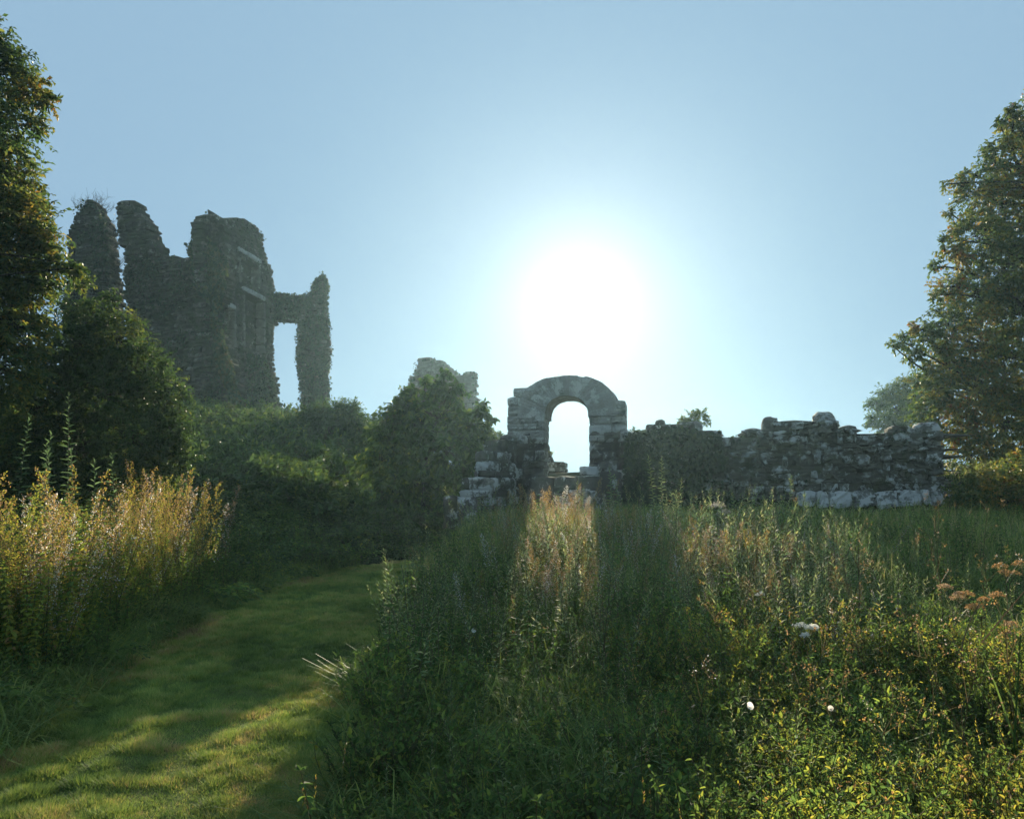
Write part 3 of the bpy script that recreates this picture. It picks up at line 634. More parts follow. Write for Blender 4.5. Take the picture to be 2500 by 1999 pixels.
def p_bramble(r=.5, leaf=.06, ns=4, tl=(.2, .55)):
    g = G()
    for s in range(ns):
        a = U(0, 6.28); m = 11; t = np.linspace(0, 1, m); rr = r * U(.7, 1.3)
        P = np.stack([np.cos(a) * rr * t, np.sin(a) * rr * t, rr * (1.1 * t - .95 * t * t) * U(.8, 1.6)], 1)
        tube(g, P, .004, .002, 3, .04)
        for k in (-1, 0, 1):
            b = a + U(-1, 1, m) + k * .9; A = np.stack([np.cos(b), np.sin(b), U(-.4, .4, m)], 1); L = leaf * U(.7, 1.25, m)
            ovates(g, P + A * .03 + [0, 0, .02], A, np.array([0, 0, 1.]) + rng.normal(0, .35, (m, 3)), L, L * .68, U(*tl, m), .25, .15)
    return g
def p_grass(n, L, W=.006, dr=(.2, .9), tl=(.2, .65), r=.06):
    g = G(); P = np.stack([rng.normal(0, r, n), rng.normal(0, r, n), np.zeros(n)], 1)
    blades(g, P, U(0, 6.28, n), L * U(.5, 1.15, n), W * U(.7, 1.3, n), U(*dr, n), U(*tl, n)); return g
def p_seed(h, n=6):
    g = G()
    for s in range(n):
        b = np.array([rng.normal(0, .03), rng.normal(0, .03), 0]); e = b + [rng.normal(0, .12) * h, rng.normal(0, .12) * h, h * U(.7, 1.05)]
        tube(g, curve(b, e, .06, 4), .002, .0012, 3, .78 if 0 else .09); m = 10; t = U(0, 1, (m, 1)); d = (e - b) * .16
        kites(g, e - d * t, nz(d + rng.normal(0, .02, (m, 3))), rng.normal(size=(m, 3)), .014, .004, U(.66, .84, m))
    q = 10; blades(g, np.zeros((q, 3)), U(0, 6.3, q), h * U(.3, .6, q), .005, U(.2, .8, q), U(.3, .7, q)); return g
def p_plume(h, nb=16, nf=18, fs=.016, tl=(.80, .96), low=.38, split=False):
    gs = G(); gf = G() if split else gs; b = rng.normal(0, .06, 2)
    st = lambda t: np.stack([b[0] * h * t * t, b[1] * h * t * t, h * t], -1)
    tube(gs, st(np.linspace(0, 1, 5)), .005, .0015, 3, .07)
    n = int(h * 26); t = np.linspace(.08, .6, n); a = np.arange(n) * 2.4; A = np.stack([np.cos(a), np.sin(a), U(-.2, .5, n)], 1); L = .07 * U(.6, 1.1, n)
    kites(gs, st(t), A, np.array([0, 0, 1.]) + rng.normal(0, .3, (n, 3)), L, L * .28, U(.3, .62, n))
    for k in range(nb):
        t = low + (1 - low) * (k + .5) / nb; a = k * 2.4 + U(-.4, .4); l = (.24 * (1 - t) ** .8 + .035) * U(.7, 1.25) * min(h, 1.2)
        P0 = st(np.array(t)); e = P0 + l * np.array([math.cos(a) * .5, math.sin(a) * .5, .87]); ribbons(gs, P0[None], e[None], .003, .07)
        f = U(.05, 1.05, (nf, 1)); P = P0 + (e - P0) * f + rng.normal(0, .009, (nf, 3))
        kites(gf, P, rng.normal(size=(nf, 3)) + [0, 0, .5], rng.normal(size=(nf, 3)), fs * U(.6, 1.3, nf), fs * .6, U(*tl, nf))
    return (gs, gf) if split else g_(gs)
def g_(g): return g

def place(n, y0, y1, xf, cond=None, clump=None, pw=1.0):
    y = y0 * (y1 / y0) ** (U(0, 1, n) ** pw); a, b = xf(y); x = U(0, 1, n) * (b - a) + a
    m = np.abs(x) < .72 * y + .8
    if cond is not None: m &= cond(x, y)
    if clump is not None: m &= U(.3, .66, n) < fbm(x * clump[0] + clump[1], y * clump[0] + clump[2]) + (clump[3] if len(clump) > 3 else 0)
    return x[m], y[m]
def sow(g, protos, x, y, sc=(.75, 1.2), lean=.12, dt=.06, dz=0.0, dtf=None):
    ph = U(0, 40); lump = .62 + .75 * fbm(x * .8 + ph, y * .8)
    z = ground(x, y) - .02 + dz; P = np.stack([x, y, z], 1); n = len(x); pick = rng.integers(0, len(protos), n); d = rng.normal(0, dt, n)
    if dtf is not None: d = d + dtf(x, y)
    for i, p in enumerate(protos):
        m = pick == i
        if m.any(): scatter(g, p, P[m], U(0, 6.28, m.sum()), U(*sc, m.sum()) * lump[m], rng.normal(0, lean, (m.sum(), 2)), d[m])
RX = lambda y: (pr(y) + .05, .72 * y + .6)
cam_clear = lambda x, y: (np.hypot(x, y) > 1.7)

# ------------------------------------------------------------------ right meadow
g = G()   # long grass through the whole meadow
near = [p_grass(24, .42, .006, (.3, 1.0)) for _ in range(5)]
mid = [p_grass(18, .48, .008, (.3, 1.1)) for _ in range(5)]
x, y = place(1500, 1.8, 6.0, RX, cam_clear); sow(g, near, x, y, (.6, 1.25), lean=.3, dtf=lambda x, y: .15 * (fbm(x * 1.3, y * 1.3) - .5))
x, y = place(1500, 6.0, 11, RX); sow(g, mid, x, y, (.6, 1.2), lean=.25)
far = [p_grass(12, .5, .011, (.15, .9), (.25, .9)) for _ in range(4)]
x, y = place(4500, 10, 17.2, lambda y: (pr(y) + .1, 12.6 + 0 * y), lambda x, y: ((y < 17.3 - .21 * x) | (x > 9.2)) & ~((x < 2.1) & (x > .2) & (y > 15.6))); sow(g, far, x, y, (.55, 1.05), lean=.2)
tang = [p_grass(26, .62, .0055, (.6, 1.5), (.25, .55), .09) for _ in range(5)]
x, y = place(560, 2.2, 4.8, lambda y: (pr(y), .35 * y), cam_clear, (.8, 21, 4, .08)); sow(g, tang, x, y, (.6, 1.1), lean=.35)
x, y = place(110, 2.4, 6, RX, cam_clear); sow(g, tang, x, y, (.6, 1.1), lean=.3)
tag(g.obj('meadow_grass', M_grass), 'long arching unmown grass filling the meadow before the wall', 'grass', kind='stuff')

g = G()   # yellowing low herbs, foreground right
bushy = [p_bushy(U(.3, .5), .02, 12, 34, (.34, .76), .5, .42) for _ in range(7)]
x, y = place(1500, 2.0, 6.6, lambda y: (.10 * y + .15, .72 * y + .6), lambda x, y: cam_clear(x, y) & (U(0, 1, len(x)) < sstep(.0, .9, x - .12 * y)), (.8, 3, 5, .12))
sow(g, bushy, x, y, (.65, 1.25), dtf=lambda x, y: .32 * (fbm(x * 1.1 + 9, y * 1.1) - .48))
tag(g.obj('yellowing_undergrowth', M_herb), 'low leafy undergrowth turning yellow and russet in the near meadow', 'undergrowth', kind='stuff')
g = G()   # green herbs and brambles
bram = [p_bramble(U(.3, .5), .055, 4) for _ in range(4)]; net = [p_nettle(U(.3, .6), .07) for _ in range(5)]
x, y = place(800, 1.9, 6.5, lambda y: (pr(y) + .15, .5 * y), cam_clear, (.9, 7, 1, .05)); sow(g, net + bram[:2], x, y, (.55, .95))
grn = [p_bushy(U(.25, .4), .032, 8, 16, (.2, .55)) for _ in range(4)]
x, y = place(1300, 1.9, 7.5, lambda y: (pr(y) + .1, .6 * y), cam_clear); sow(g, grn, x, y, (.6, 1.15))
x, y = place(1100, 6.5, 14, RX, lambda x, y: (y < 15.5 - .21 * x), (.6, 2, 9)); sow(g, net, x, y, (.7, 1.15))
x, y = place(620, 5.5, 12, lambda y: (pr(y) + .1, .55 * y), None, (.9, 14, 3, .0)); sow(g, [p_bushy(U(.35, .5), .034, 10, 22, (.18, .5), .5, .34) for _ in range(5)], x, y, (.6, 1.15), lean=.2, dt=.06)
x, y = place(500, 11, 16.5, lambda y: (4 + 0 * y, 12.5 + 0 * y), lambda x, y: (y < 16.6 - .21 * x) | (x > 9.3)); sow(g, [p_bushy(U(.35, .6), .05, 9, 18, (.18, .5), .45, .34) for _ in range(4)] + net, x, y, (.4, .75), lean=.15)
x, y = place(500, 3.5, 9, lambda y: (pr(y) + .1, .62 * y)); sow(g, [p_grass(20, .45, .006, (.6, 1.4), (.3, .65)) for _ in range(3)], x, y, (.7, 1.2), lean=.3)
x, y = place(260, 6, 12, lambda y: (pr(y) + .1, pr(y) + 1.4)); sow(g, grn + net, x, y, (.8, 1.3))
tag(g.obj('green_undergrowth', M_herb), 'dark green nettles and low herbs tangled through the meadow', 'undergrowth', kind='stuff')
g = G()   # grey-green willowherb
wil = [p_willow(U(.6, .95), U(.075, .11), U(.15, .26), tl=(.34, .84)) for _ in range(8)]
x, y = place(1150, 5.6, 12.5, lambda y: (pr(y) + .2, 2.6 + .15 * y), None, (.7, 4, 2, .04)); sow(g, wil, x, y, (.6, 1.15), lean=.2, dt=.08)
x, y = place(700, 7, 14.5, lambda y: (1.5 + 0 * y, .7 * y), lambda x, y: (y < 14.6 - .21 * x), (.6, 1, 12)); sow(g, wil, x, y, (.45, .75))
x, y = place(150, 3.6, 6, lambda y: (pr(y) + .3, .5 * y)); sow(g, wil, x, y, (.35, .65), lean=.25)
x, y = place(520, 6.5, 13, lambda y: (pr(y) + .3, .45 * y), None, (.8, 31, 2, .04)); sow(g, wil, x, y, (.55, .95), lean=.24, dt=.12)
tag(g.obj('willowherb_stand', M_blue), 'grey-green narrow-leaved willowherb standing thickly through the middle meadow', 'willowherb', kind='stuff')
g = G()   # pale seed plumes
plu = [p_plume(U(.85, 1.1)) for _ in range(6)]
def near_pts(n, pts, r):
    p = np.array(pts); i = rng.integers(0, len(p), n); q = p[i] + rng.normal(0, r, (n, 2)); return q[:, 0], q[:, 1]
def gpt(px, py, D): a = at(px, py, D); return (a[0], a[1])
ctr = [gpt(1290, 0, 12.6), gpt(1330, 0, 12.2), gpt(1380, 0, 12.4), gpt(1430, 0, 12), gpt(1400, 0, 10.6), gpt(1350, 0, 11), gpt(1380, 0, 9.6), gpt(1340, 0, 9.0), gpt(1410, 0, 11.4), gpt(1390, 0, 10), gpt(1360, 0, 8.2), gpt(1330, 0, 7.8), gpt(1250, 0, 12), gpt(1460, 0, 11), gpt(1490, 0, 10)]
x, y = near_pts(300, ctr, .40); sow(g, plu, x, y, (.48, .8), lean=.2)
rgt = [gpt(1690, 0, 11.5), gpt(1740, 0, 11), gpt(1720, 0, 10.3), gpt(1780, 0, 9.8), gpt(1760, 0, 9.2), gpt(1880, 0, 10), gpt(1950, 0, 9.5), gpt(1840, 0, 8.6)]
rgt += [gpt(1700, 0, 9), gpt(1730, 0, 8), gpt(1850, 0, 7.6), gpt(1790, 0, 8.6)]
x, y = near_pts(230, rgt, .40); sow(g, plu, x, y, (.42, .72), lean=.2)
x, y = place(160, 8, 15, RX, lambda x, y: (y < 16 - .21 * x), (.5, 6, 6)); sow(g, [p_seed(U(.6, .8)) for _ in range(4)], x, y, (.5, .85))
x, y = place(80, 2.8, 7, RX, cam_clear); sow(g, [p_seed(U(.45, .65), 3) for _ in range(4)], x, y, (.7, 1.1))
def p_dead(h):
    g = G(); top = np.array([rng.normal(0, .12), rng.normal(0, .12), 1.]) * h; c = curve([0, 0, 0], top, .1, 6); tube(g, c, .004, .002, 3, .03)
    for k in range(7):
        b = c[rng.integers(3, 6)]; e = b + rng.normal(0, .06, 3) + [0, 0, .1]; ribbons(g, b[None], e[None], .003, .03); kites(g, e + rng.normal(0, .012, (7, 3)), rng.normal(size=(7, 3)), rng.normal(size=(7, 3)), .012, .008, U(.8, .9, 7))
    return g
x, y = place(90, 3.6, 12, lambda y: (.1 * y, .7 * y)); sow(g, [p_dead(U(.7, 1.0)) for _ in range(5)], x, y, (.6, 1.1), lean=.2)
tag(g.obj('seed_plumes', M_herb), 'pale fluffy seed heads massed in the sunlit meadow under the arch', 'weeds', kind='stuff')

# ------------------------------------------------------------------ left bank
LX = lambda y: (-.70 * y - .8, pl(y) - .05)
g = G()
tuft = [p_grass(34, .5, .008, (.4, 1.1), (.2, .6), .09) for _ in range(5)]
x, y = place(500, 4.6, 16, lambda y: (pl(y) - .7, pl(y) + .05)); sow(g, tuft, x, y, (.55, 1.1))
x, y = place(300, 5.2, 9, lambda y: (pl(y) - 1.2, pl(y) - .1)); sow(g, tuft, x, y, (.7, 1.2))
tag(g.obj('verge_grass', M_grass), 'drooping tufted grass overhanging the bushy edge of the path', 'grass', kind='stuff')
g = G()
x, y = place(900, 5.5, 16, lambda y: (pl(y) - 1.6, pl(y) - .1)); sow(g, net + bram + grn, x, y, (.7, 1.3))
tall = [p_nettle(U(.9, 1.3), .09, (.25, .6)) for _ in range(4)]
x, y = place(260, 6.6, 9.5, lambda y: (-.70 * y, pl(y) - .4)); sow(g, tall, x, y, (.6, 1.1), dt=.1, dtf=lambda x, y: .12 + 0 * x)
x, y = place(420, 7.5, 13, lambda y: (-.72 * y, pl(y) - .9)); sow(g, tall, x, y, (.7, 1.15), dtf=lambda x, y: .2 * (fbm(x, y) - .4))
tag(g.obj('bank_undergrowth', M_herb), 'mixed nettles and brambles banked between path and big bush', 'undergrowth', kind='stuff')
g = G()
pl2 = [p_plume(U(1.1, 1.5), 20, 18, .017, (.68, .92), .3) for _ in range(6)]
x, y = place(330, 6.8, 10.5, lambda y: (-.70 * y, np.minimum(pl(y) - .35, -.44 * y)), None, (1.1, 2, 8, -.03)); sow(g, pl2, x, y, (.5, 1.1), lean=.2, dt=.1)
lp = [gpt(420, 0, 11.5), gpt(460, 0, 11.8), gpt(540, 0, 12), gpt(330, 0, 11), gpt(370, 0, 10.4), gpt(500, 0, 11), gpt(300, 0, 9.5)]
x, y = near_pts(90, lp, .25); sow(g, pl2, x, y, (.75, 1.1))
tag(g.obj('bank_seed_plumes', M_herb), 'russet and straw-coloured seed plumes massed along the path bank', 'weeds', kind='stuff')

# mound cover
g = G(); n = 170000
y = 13.5 * (48 / 13.5) ** U(0, 1, n); x = U(-.62, .04, n) * y * 1.05
z = ground(x, y); m = ((x < pl(y) - .3) | (y > 17.3)) & ((z > .9) | (x < -1)); x, y, z = x[m], y[m], z[m]; n = len(x)
cl = fbm(x * .8, y * .8); z = z + U(0, 1, n) ** 1.3 * (.1 + .8 * np.clip(cl - .3, 0, 1) * 1.3)
a = U(0, 6.28, n); A = np.stack([np.cos(a), np.sin(a), U(-.5, .3, n)], 1); L = U(.05, .11, n) * (.75 + .02 * y)
kites(g, np.stack([x, y, z], 1), A, np.array([0, 0, 1.]) + rng.normal(0, .4, (n, 3)), L, L * .6, np.clip(.18 + .42 * (fbm(x * .5 + 3, y * .5)) + rng.normal(0, .08, n), .15, .5))
x, y = place(2200, 18, 40, lambda y: (-.45 * y, -.04 * y)); sow(g, [p_bramble(.6, .1, 6, (.15, .4)) for _ in range(3)] + [p_bushy(.6, .10, 8, 18, (.15, .42), .6, .55) for _ in range(3)], x, y, (.6, 1.5), lean=.2)
x, y = place(1300, 13.5, 24, lambda y: (-.45 * y, -.02 * y), lambda x, y: (x < pl(y) - .5) | (y > 17.5)); sow(g, net + bram, x, y, (.8, 1.5))
tag(g.obj('bramble_cover', M_scrub), 'dark bramble and ivy covering the slope of the mound', 'undergrowth', kind='stuff')
g = G(); x, y = place(700, 36, 46, lambda y: (-.42 * y, -.25 * y)); sow(g, [p_grass(14, .55, .02, (.1, .6), (.5, .95), .12) for _ in range(4)], x, y, (.7, 1.2))
x, y = place(120, 19, 40, lambda y: (-.3 * y, -.12 * y)); sow(g, [p_grass(12, .5, .015, (.1, .6), (.4, .9), .12)], x, y, (.7, 1.2))
tag(g.obj('mound_grass', M_grass), 'pale dry grass fringe along the mound top below the tower', 'grass', kind='stuff')

# ------------------------------------------------------------------ single plants that stand out
def foot(px, D): a = at(px, 1250, D); return np.array([a[0], a[1], float(ground(a[0], a[1]))])
def umbel_parts(h, heads, hr=.05, tint=(.95, 1.0)):
    gs, hl_ = G(), []; top = np.array([0, 0, h * .72]); tube(gs, curve([0, 0, 0], top, .05, 5), .006, .004, 4, .08)
    for i in range(heads):
        gf = G(); hl_.append(gf); a = i * 2.4 + .4; R_ = 0 if heads == 1 else U(.05, .16) * (h + .3)
        hd = np.array([math.cos(a) * R_, math.sin(a) * R_, h * U(.86, 1.04)]); tube(gs, curve(top, hd - [0, 0, .04], .1, 4), .003, .002, 3, .08)
        m = 14; an = np.arange(m) * 2.4; hk = hr * U(.7, 1.15); rr = hk * np.sqrt((np.arange(m) + .5) / m)
        E = hd + np.stack([np.cos(an) * rr, np.sin(an) * rr, .5 * hk * (1 - (rr / hk) ** 2) - .01 + rng.normal(0, .004, m)], 1); ribbons(gs, np.repeat(hd[None] - [0, 0, .04], m, 0), E, .0022, .08)
        for e in E:
            q = 16; dq = nz(rng.normal(size=(q, 3)) + [0, 0, .45]); kites(gf, e + dq * hk * .17 * U(.5, 1.1, (q, 1)), dq + rng.normal(0, .8, (q, 3)), rng.normal(size=(q, 3)), .0095, .008, U(*tint, q))
    return [gs] + hl_
def two(name, label, cat, p, parts, names, mats, group=None):
    r = empty(name, p, label, cat, group)
    for gg, nm, mt in zip(parts, names, mats): gg.obj(nm, mt, r)
    r.rotation_euler = (rng.normal(0, .05), rng.normal(0, .05), U(0, 6.28))
    return r
UM = [(1760, 1238, 10.5, 5, .1, (.93, .98), 'cluster of dry umbel heads standing above the meadow before the long wall'),
      (1700, 1282, 10.3, 1, .1, (.93, .98), 'lone flat dry umbel lower beside the dry cluster before the wall'),
      (1852, 1448, 7.2, 1, .048, (.98, 1), 'solitary white umbel on a thin stem near the yellow spike'),
      (1960, 1525, 5.9, 4, .046, (.98, 1), 'bunched white umbel heads low above the yellowing undergrowth'),
      (2320, 1440, 6.3, 3, .062, (.89, .94), 'rust-brown flat umbel heads on a dark stalk over yellow leaves'),
      (2390, 1455, 6.1, 5, .06, (.82, .9), 'widest spread of brown umbel heads beside the rust-brown ones'),
      (2455, 1380, 7.6, 4, .075, (.82, .9), 'tall brown umbel at the picture edge below the spreading tree'),
      (2430, 1520, 5.6, 2, .04, (.86, .95), 'faded small umbel pair crossed by the leaning dry stick')]
for px, py, D, nh, hr, tn, lab in UM:
    p = foot(px, D); h = at(px, py, D)[2] - p[2]
    two('umbel_flower', lab, 'wildflower', p, umbel_parts(h, nh, hr, tn), ['stem'] + ['flower_head'] * nh, [M_herb] * (nh + 1), 'umbel flowers in the meadow')
def shoot_parts(h, leaf=.12, tl=(.16, .38), gap=.07, wd=.34):
    gs, gf = G(), G(); b = rng.normal(0, .04, 2); st = lambda t: np.stack([b[0] * h * t * t, b[1] * h * t * t, h * t], -1)
    tube(gs, st(np.linspace(0, 1, 8)), .008, .003, 5, .08); n = int(h / gap * 2); t = np.linspace(.12, 1, n); a = np.arange(n) * 2.6; el = .35 + .8 * t ** 6
    A = np.stack([np.cos(a) * np.cos(el), np.sin(a) * np.cos(el), np.sin(el)], 1); L = leaf * (1.1 - .55 * t ** 3) * U(.8, 1.15, n)
    ovates(gf, st(t), A, np.array([0, 0, 1.]) + rng.normal(0, .2, (n, 3)), L, L * wd, U(*tl, n), .3, .2); return gs, gf
SH = [(40, 1015, 9.4, 'tall pale-leaved shoot nearest the picture edge before the dark bush'),
      (80, 1055, 9.2, 'slim leafy shoot just beside the edge shoot, before the dark bush'),
      (112, 1085, 9.0, 'shorter leafy shoot between the paired shoots and the tallest one'),
      (168, 965, 9.6, 'tallest leafy shoot rising against the dark bush'),
      (150, 1110, 9.0, 'low leafy shoot at the foot of the tallest shoot'),
      (205, 1100, 9.3, 'leafy shoot leaning just past the tallest one'),
      (235, 1130, 9.1, 'lowest leafy shoot of the row before the dark bush'),
      (300, 1108, 10.2, 'drooping big-leaved shoot apart from the row, before the dark bush')]
for px, py, D, lab in SH:
    p = foot(px, D); h = at(px, py, D)[2] - p[2]
    two('leafy_shoot', lab, 'shoot', p, shoot_parts(h), ('stem', 'leaves'), (M_blue, M_blue), 'leafy shoots before the dark bush')
WS = [(1597, 1114, 12.2, 'tall upright shoot with oval leaves before the dark wall end of the arch, paired'),
      (1618, 1118, 12.0, 'twin of the upright shoot, slightly nearer the long wall'),
      (1497, 1142, 12.6, 'leaning sparse shoot in front of the tumbled blocks'),
      (1525, 1160, 12.2, 'short sparse shoot between the leaning one and the twin shoots'),
      (1650, 1205, 11.6, 'bent low shoot beside the twin upright shoots')]
for px, py, D, lab in WS:
    p = foot(px, D); h = at(px, py, D)[2] - p[2]
    two('leafy_shoot', lab, 'shoot', p, shoot_parts(h, .085, (.4, .65), .05, .34), ('stem', 'leaves'), (M_blue, M_blue), 'willow shoots below the wall')
PP = [(1278, 1185, 12.4, 'tallest pale seed plume under the left jamb of the arch'), (1320, 1215, 12.2, 'pale seed plume just below the arch threshold'),
      (1355, 1240, 12.0, 'seed plume in front of the dark steps'), (1405, 1235, 12.1, 'seed plume in front of the tumbled pale blocks'),
      (1438, 1260, 11.8, 'seed plume at the shaded edge of the sunlit stand'), (1345, 1400, 8.9, 'isolated seed plume low in the middle of the meadow'),
      (1870, 1470, 7.0, 'yellow-lit leafy spike beside the solitary white umbel'), (1763, 1400, 8.4, 'slender sunlit spike left standing apart before the yellow grass'),
      (1690, 1300, 11.0, 'pale pinkish plume at the start of the second sunlit patch'), (1740, 1310, 10.8, 'pale plume in the second sunlit patch under the dry umbels'),
      (360, 1165, 10.9, 'tallest straw plume on the bank before the dark bush'), (455, 1190, 11.6, 'straw plume on the bank with a flared top'),
      (550, 1185, 11.9, 'farthest straw plume on the bank beside the mound slope')]
for px, py, D, lab in PP:
    p = foot(px, D); h = at(px, py, D)[2] - p[2]
    tl = (.60, .9) if px in (1870, 1763) else (.84, .97)
    two('seed_plume', lab, 'weed', p, p_plume(h, 24, 22, .017, tl, .3, True), ('stem', 'seed_head'), (M_herb, M_herb), 'pale seed plumes')
def tuft_thing(lab, px, D, L, n, W, dr, tl, mat=M_grass, r=.05):
    p = foot(px, D); g = p_grass(n, L, W, dr, tl, r); o = g.obj('grass_clump', mat); o.location = p; o.rotation_euler = (0, 0, U(0, 6.28))
    tag(o, lab, 'grass', 'arching grass clumps')
tuft_thing('pale arching grass blades before the wall, next to the yellow spikes', 1965, 8.6, .62, 9, .011, (.5, 1.1), (.55, .8), r=.04)
tuft_thing('arching grass clump midway along the dark meadow before the plinth', 2060, 9.0, .72, 10, .011, (.5, 1.1), (.5, .75), r=.05)
tuft_thing('arching grass clump nearest the brown umbels', 2170, 8.8, .75, 9, .011, (.5, 1.0), (.5, .75), r=.04)
tuft_thing('spiky straight-bladed grass clump in the shaded meadow near the path', 1255, 9.2, .55, 14, .013, (.1, .5), (.55, .75), r=.03)
tuft_thing('tall stiff green blades rising beside the dry umbel cluster', 1835, 9.4, 1.0, 9, .016, (.02, .18), (.4, .6), r=.03)
tuft_thing('bright grass tuft with yellow blades on the yellowing undergrowth', 2110, 5.3, .5, 12, .010, (.2, .7), (.45, .75), r=.05)
tuft_thing('tuft of reeds with flat leaves at the meadow edge beside the path', 985, 9.6, .5, 16, .012, (.05, .3), (.35, .6), r=.10)
# broad flag leaves at the picture edge
p = foot(2470, 4.3); fl = empty('flag_iris', p, 'broad sword-shaped leaves at the picture edge, one bent with an orange tip', 'plant')
for k, (az, L, dr, W, tn) in enumerate(((3.1, .75, .95, .032, .55), (2.2, .8, .12, .03, .45), (.5, .85, .1, .032, .42), (1.5, .7, .3, .028, .5), (-.6, .6, .4, .028, .4))):
    g = G(); blades(g, np.array([[.03 * k - .05, .02 * (k % 2), 0]]), az, L, W, dr, tn); g.obj('leaf', M_grass, fl)
def stick(lab, a, b, r0, name='dry_stalk', tint=.9, sag=.04):
    A, B = at(*a), at(*b); g = G(); tube(g, curve(A, B, sag, 7), r0, r0 * .5, 5, tint)
    tag(g.obj(name, M_herb, None, A), lab, 'stalk')
stick('straight pale dry stick leaning across the brown umbels', (2378, 1592, 5.2), (2520, 1420, 5.6), .005)
stick('dark upright dead stalk in the yellow undergrowth below the brown umbels', (2345, 1690, 5.2), (2392, 1470, 6.0), .006, tint=.03)
stick('dark thin dead stalk between the two sunlit patches', (1690, 1500, 8.6), (1722, 1330, 9.4), .006, tint=.02)
stick('upright dark reed stalk against the picture edge beside the broad leaves', (2475, 1830, 4.2), (2492, 1550, 4.2), .006, tint=.25)
stick('pale bent grass stalk standing alone at the meadow edge by the path', (998, 1600, 7.2), (992, 1440, 7.2), .003, tint=.7)
# white bindweed flowers
def bindweed(lab, px, py, D, r, tint=1.0):
    P = at(px, py, D); g = G(); m = 12; a = np.arange(m + 1) * 2 * math.pi / m
    rings = [(0.15, -.9), (.35, -.45), (.8, -.1), (1.0, 0.0)]
    V = np.array([[math.cos(t) * q * r * (1 + .06 * math.cos(5 * t) * q), z * r * .9, math.sin(t) * q * r] for q, z in rings for t in a[:-1]]) * [1, -1, 1]
    i, j = np.meshgrid(np.arange(3), np.arange(m), indexing='ij'); k = (j + 1) % m
    g.add(V, np.stack([i * m + j, i * m + k, (i + 1) * m + k, (i + 1) * m + j], -1), tint)
    o = g.obj('bindweed_flower', M_herb, smooth=True); o.location = P; o.rotation_euler = (-.5, U(-.4, .4), U(-.5, .5)); tag(o, lab, 'flower', 'white bindweed flowers')
bindweed('bright white bindweed trumpet among the yellow leaves', 1832, 1722, 4.15, .021)
bindweed('cream bindweed flower lying in the yellow undergrowth', 2028, 1728, 4.0, .014, .97)
bindweed('white bindweed flower in the shaded greenery near the path', 1157, 1538, 6.3, .02)

# ------------------------------------------------------------------ haze
def box(name, lo, hi, mat):
    lo, hi = np.array(lo, float), np.array(hi, float)
    V = [[(lo, hi)[i][0], (lo, hi)[j][1], (lo, hi)[k][2]] for i in (0, 1) for j in (0, 1) for k in (0, 1)]
    g = G(); g.add(V, [[0, 1, 3, 2], [4, 6, 7, 5], [0, 4, 5, 1], [2, 3, 7, 6], [0, 2, 6, 4], [1, 5, 7, 3]]); return g.obj(name, mat)
m, nt, N = nodes('thin_morning_haze'); pv = N('ShaderNodeVolumePrincipled'); o = N('ShaderNodeOutputMaterial')
pv.inputs['Color'].default_value = (.52, .84, 1, 1); pv.inputs["Density"].default_value = .00058; pv.inputs['Anisotropy'].default_value = .70
nt.links.new(pv.outputs[0], o.inputs['Volume'])
tag(box('haze', (-180, -60, -9), (180, 160, 22), m), 'thin bluish morning haze filling the air', 'haze', kind='stuff')

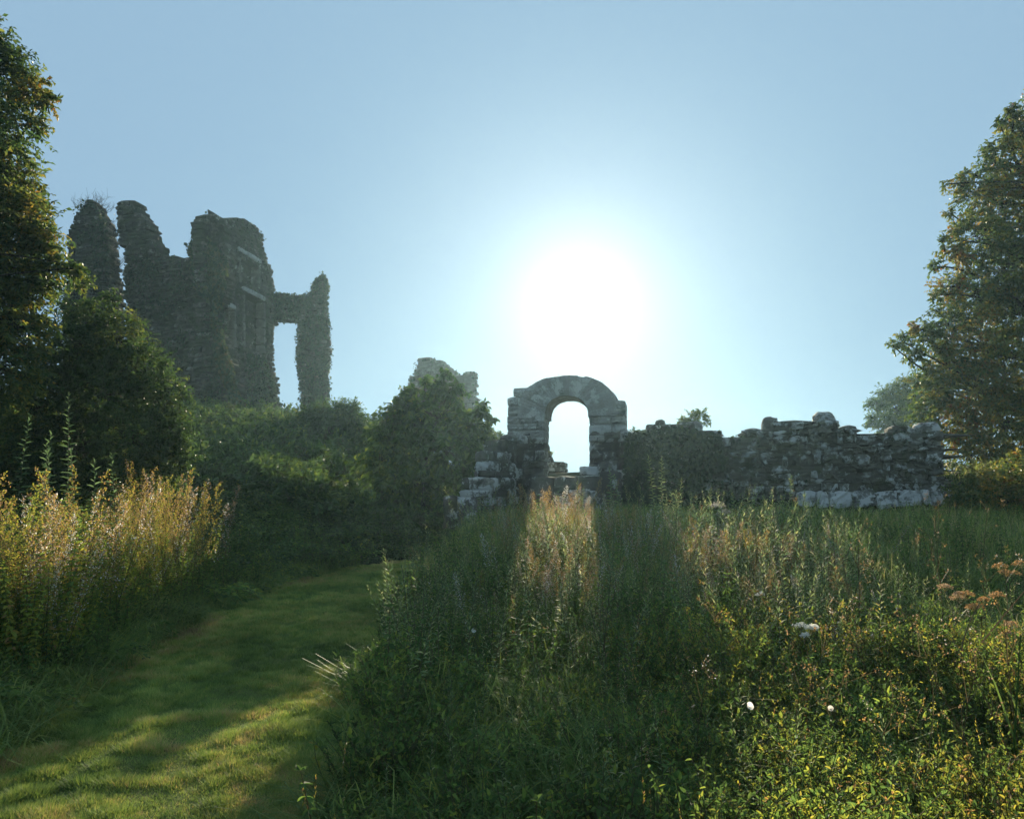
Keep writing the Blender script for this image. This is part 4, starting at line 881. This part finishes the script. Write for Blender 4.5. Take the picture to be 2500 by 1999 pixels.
# ------------------------------------------------------------------ light and sky
sc = bpy.context.scene
el = math.asin(SUN[2]); az = math.atan2(SUN[0], SUN[1])
ld = bpy.data.lights.new('sun', 'SUN'); ld.energy = 3.4; ld.angle = math.radians(.5); ld.color = (1, .86, .62)
lo = bpy.data.objects.new('sun', ld); C.objects.link(lo); lo.rotation_euler = (math.pi / 2 - el, 0, math.pi - az)
w = bpy.data.worlds.new('World'); sc.world = w; w.use_nodes = True; nt = w.node_tree; nt.nodes.clear(); L = nt.links.new
N = lambda t, **k: _mk(nt, t, k)
sky = N('ShaderNodeTexSky', sky_type='NISHITA'); sky.sun_disc = False; sky.sun_elevation = el; sky.sun_rotation = az; sky.altitude = 50; sky.air_density = 1.0; sky.dust_density = .25; sky.ozone_density = 3.0
bg = N('ShaderNodeBackground'); bg.inputs[1].default_value = .122
sm = N('ShaderNodeMix', data_type='RGBA', blend_type='MULTIPLY'); sm.inputs[0].default_value = 1; sm.inputs[7].default_value = (.87, 1.35, 1.80, 1); gm = N('ShaderNodeGamma'); gm.inputs[1].default_value = .03; L(sky.outputs[0], gm.inputs[0]); L(gm.outputs[0], sm.inputs[6]); L(sm.outputs[2], bg.inputs[0])
tc = N('ShaderNodeTexCoord'); dp = N('ShaderNodeVectorMath', operation='DOT_PRODUCT'); dp.inputs[1].default_value = tuple(SUN); L(tc.outputs['Generated'], dp.inputs[0])
mx = N('ShaderNodeMath', operation='MAXIMUM'); mx.inputs[1].default_value = 0; L(dp.outputs['Value'], mx.inputs[0])
def lobe(p, s, col):
    a = N('ShaderNodeMath', operation='POWER'); a.inputs[1].default_value = p; L(mx.outputs[0], a.inputs[0])
    b = N('ShaderNodeMath', operation='MULTIPLY'); b.inputs[1].default_value = s; L(a.outputs[0], b.inputs[0])
    e = N('ShaderNodeBackground'); e.inputs[0].default_value = (*col, 1); L(b.outputs[0], e.inputs[1]); return e
s1 = lobe(260, .15, (1, .93, .84)); s2 = lobe(45, .075, (1, .90, .80))
a1 = N('ShaderNodeAddShader'); a2 = N('ShaderNodeAddShader'); ow = N('ShaderNodeOutputWorld')
L(bg.outputs[0], a1.inputs[0]); L(s1.outputs[0], a1.inputs[1]); L(a1.outputs[0], a2.inputs[0]); L(s2.outputs[0], a2.inputs[1]); L(a2.outputs[0], ow.inputs[0])

cd = bpy.data.cameras.new('camera'); co = bpy.data.objects.new('camera', cd); C.objects.link(co); co.location = (0, 0, CAMZ)
co.rotation_euler = (math.pi / 2 + TH, 0, 0); cd.sensor_width = 36; cd.lens = 36 * F / 2500; cd.clip_end = 5000; cd.clip_start = .05; sc.camera = co
sc.view_settings.view_transform = 'Standard'; sc.view_settings.look = 'None'; sc.view_settings.exposure = 1.52; sc.view_settings.gamma = 1
sc.render.engine = 'CYCLES'; cy = sc.cycles
cy.max_bounces = 6; cy.diffuse_bounces = 4; cy.glossy_bounces = 2; cy.transmission_bounces = 3; cy.volume_bounces = 0; cy.transparent_max_bounces = 4
cy.use_denoising = True; cy.sample_clamp_indirect = 6
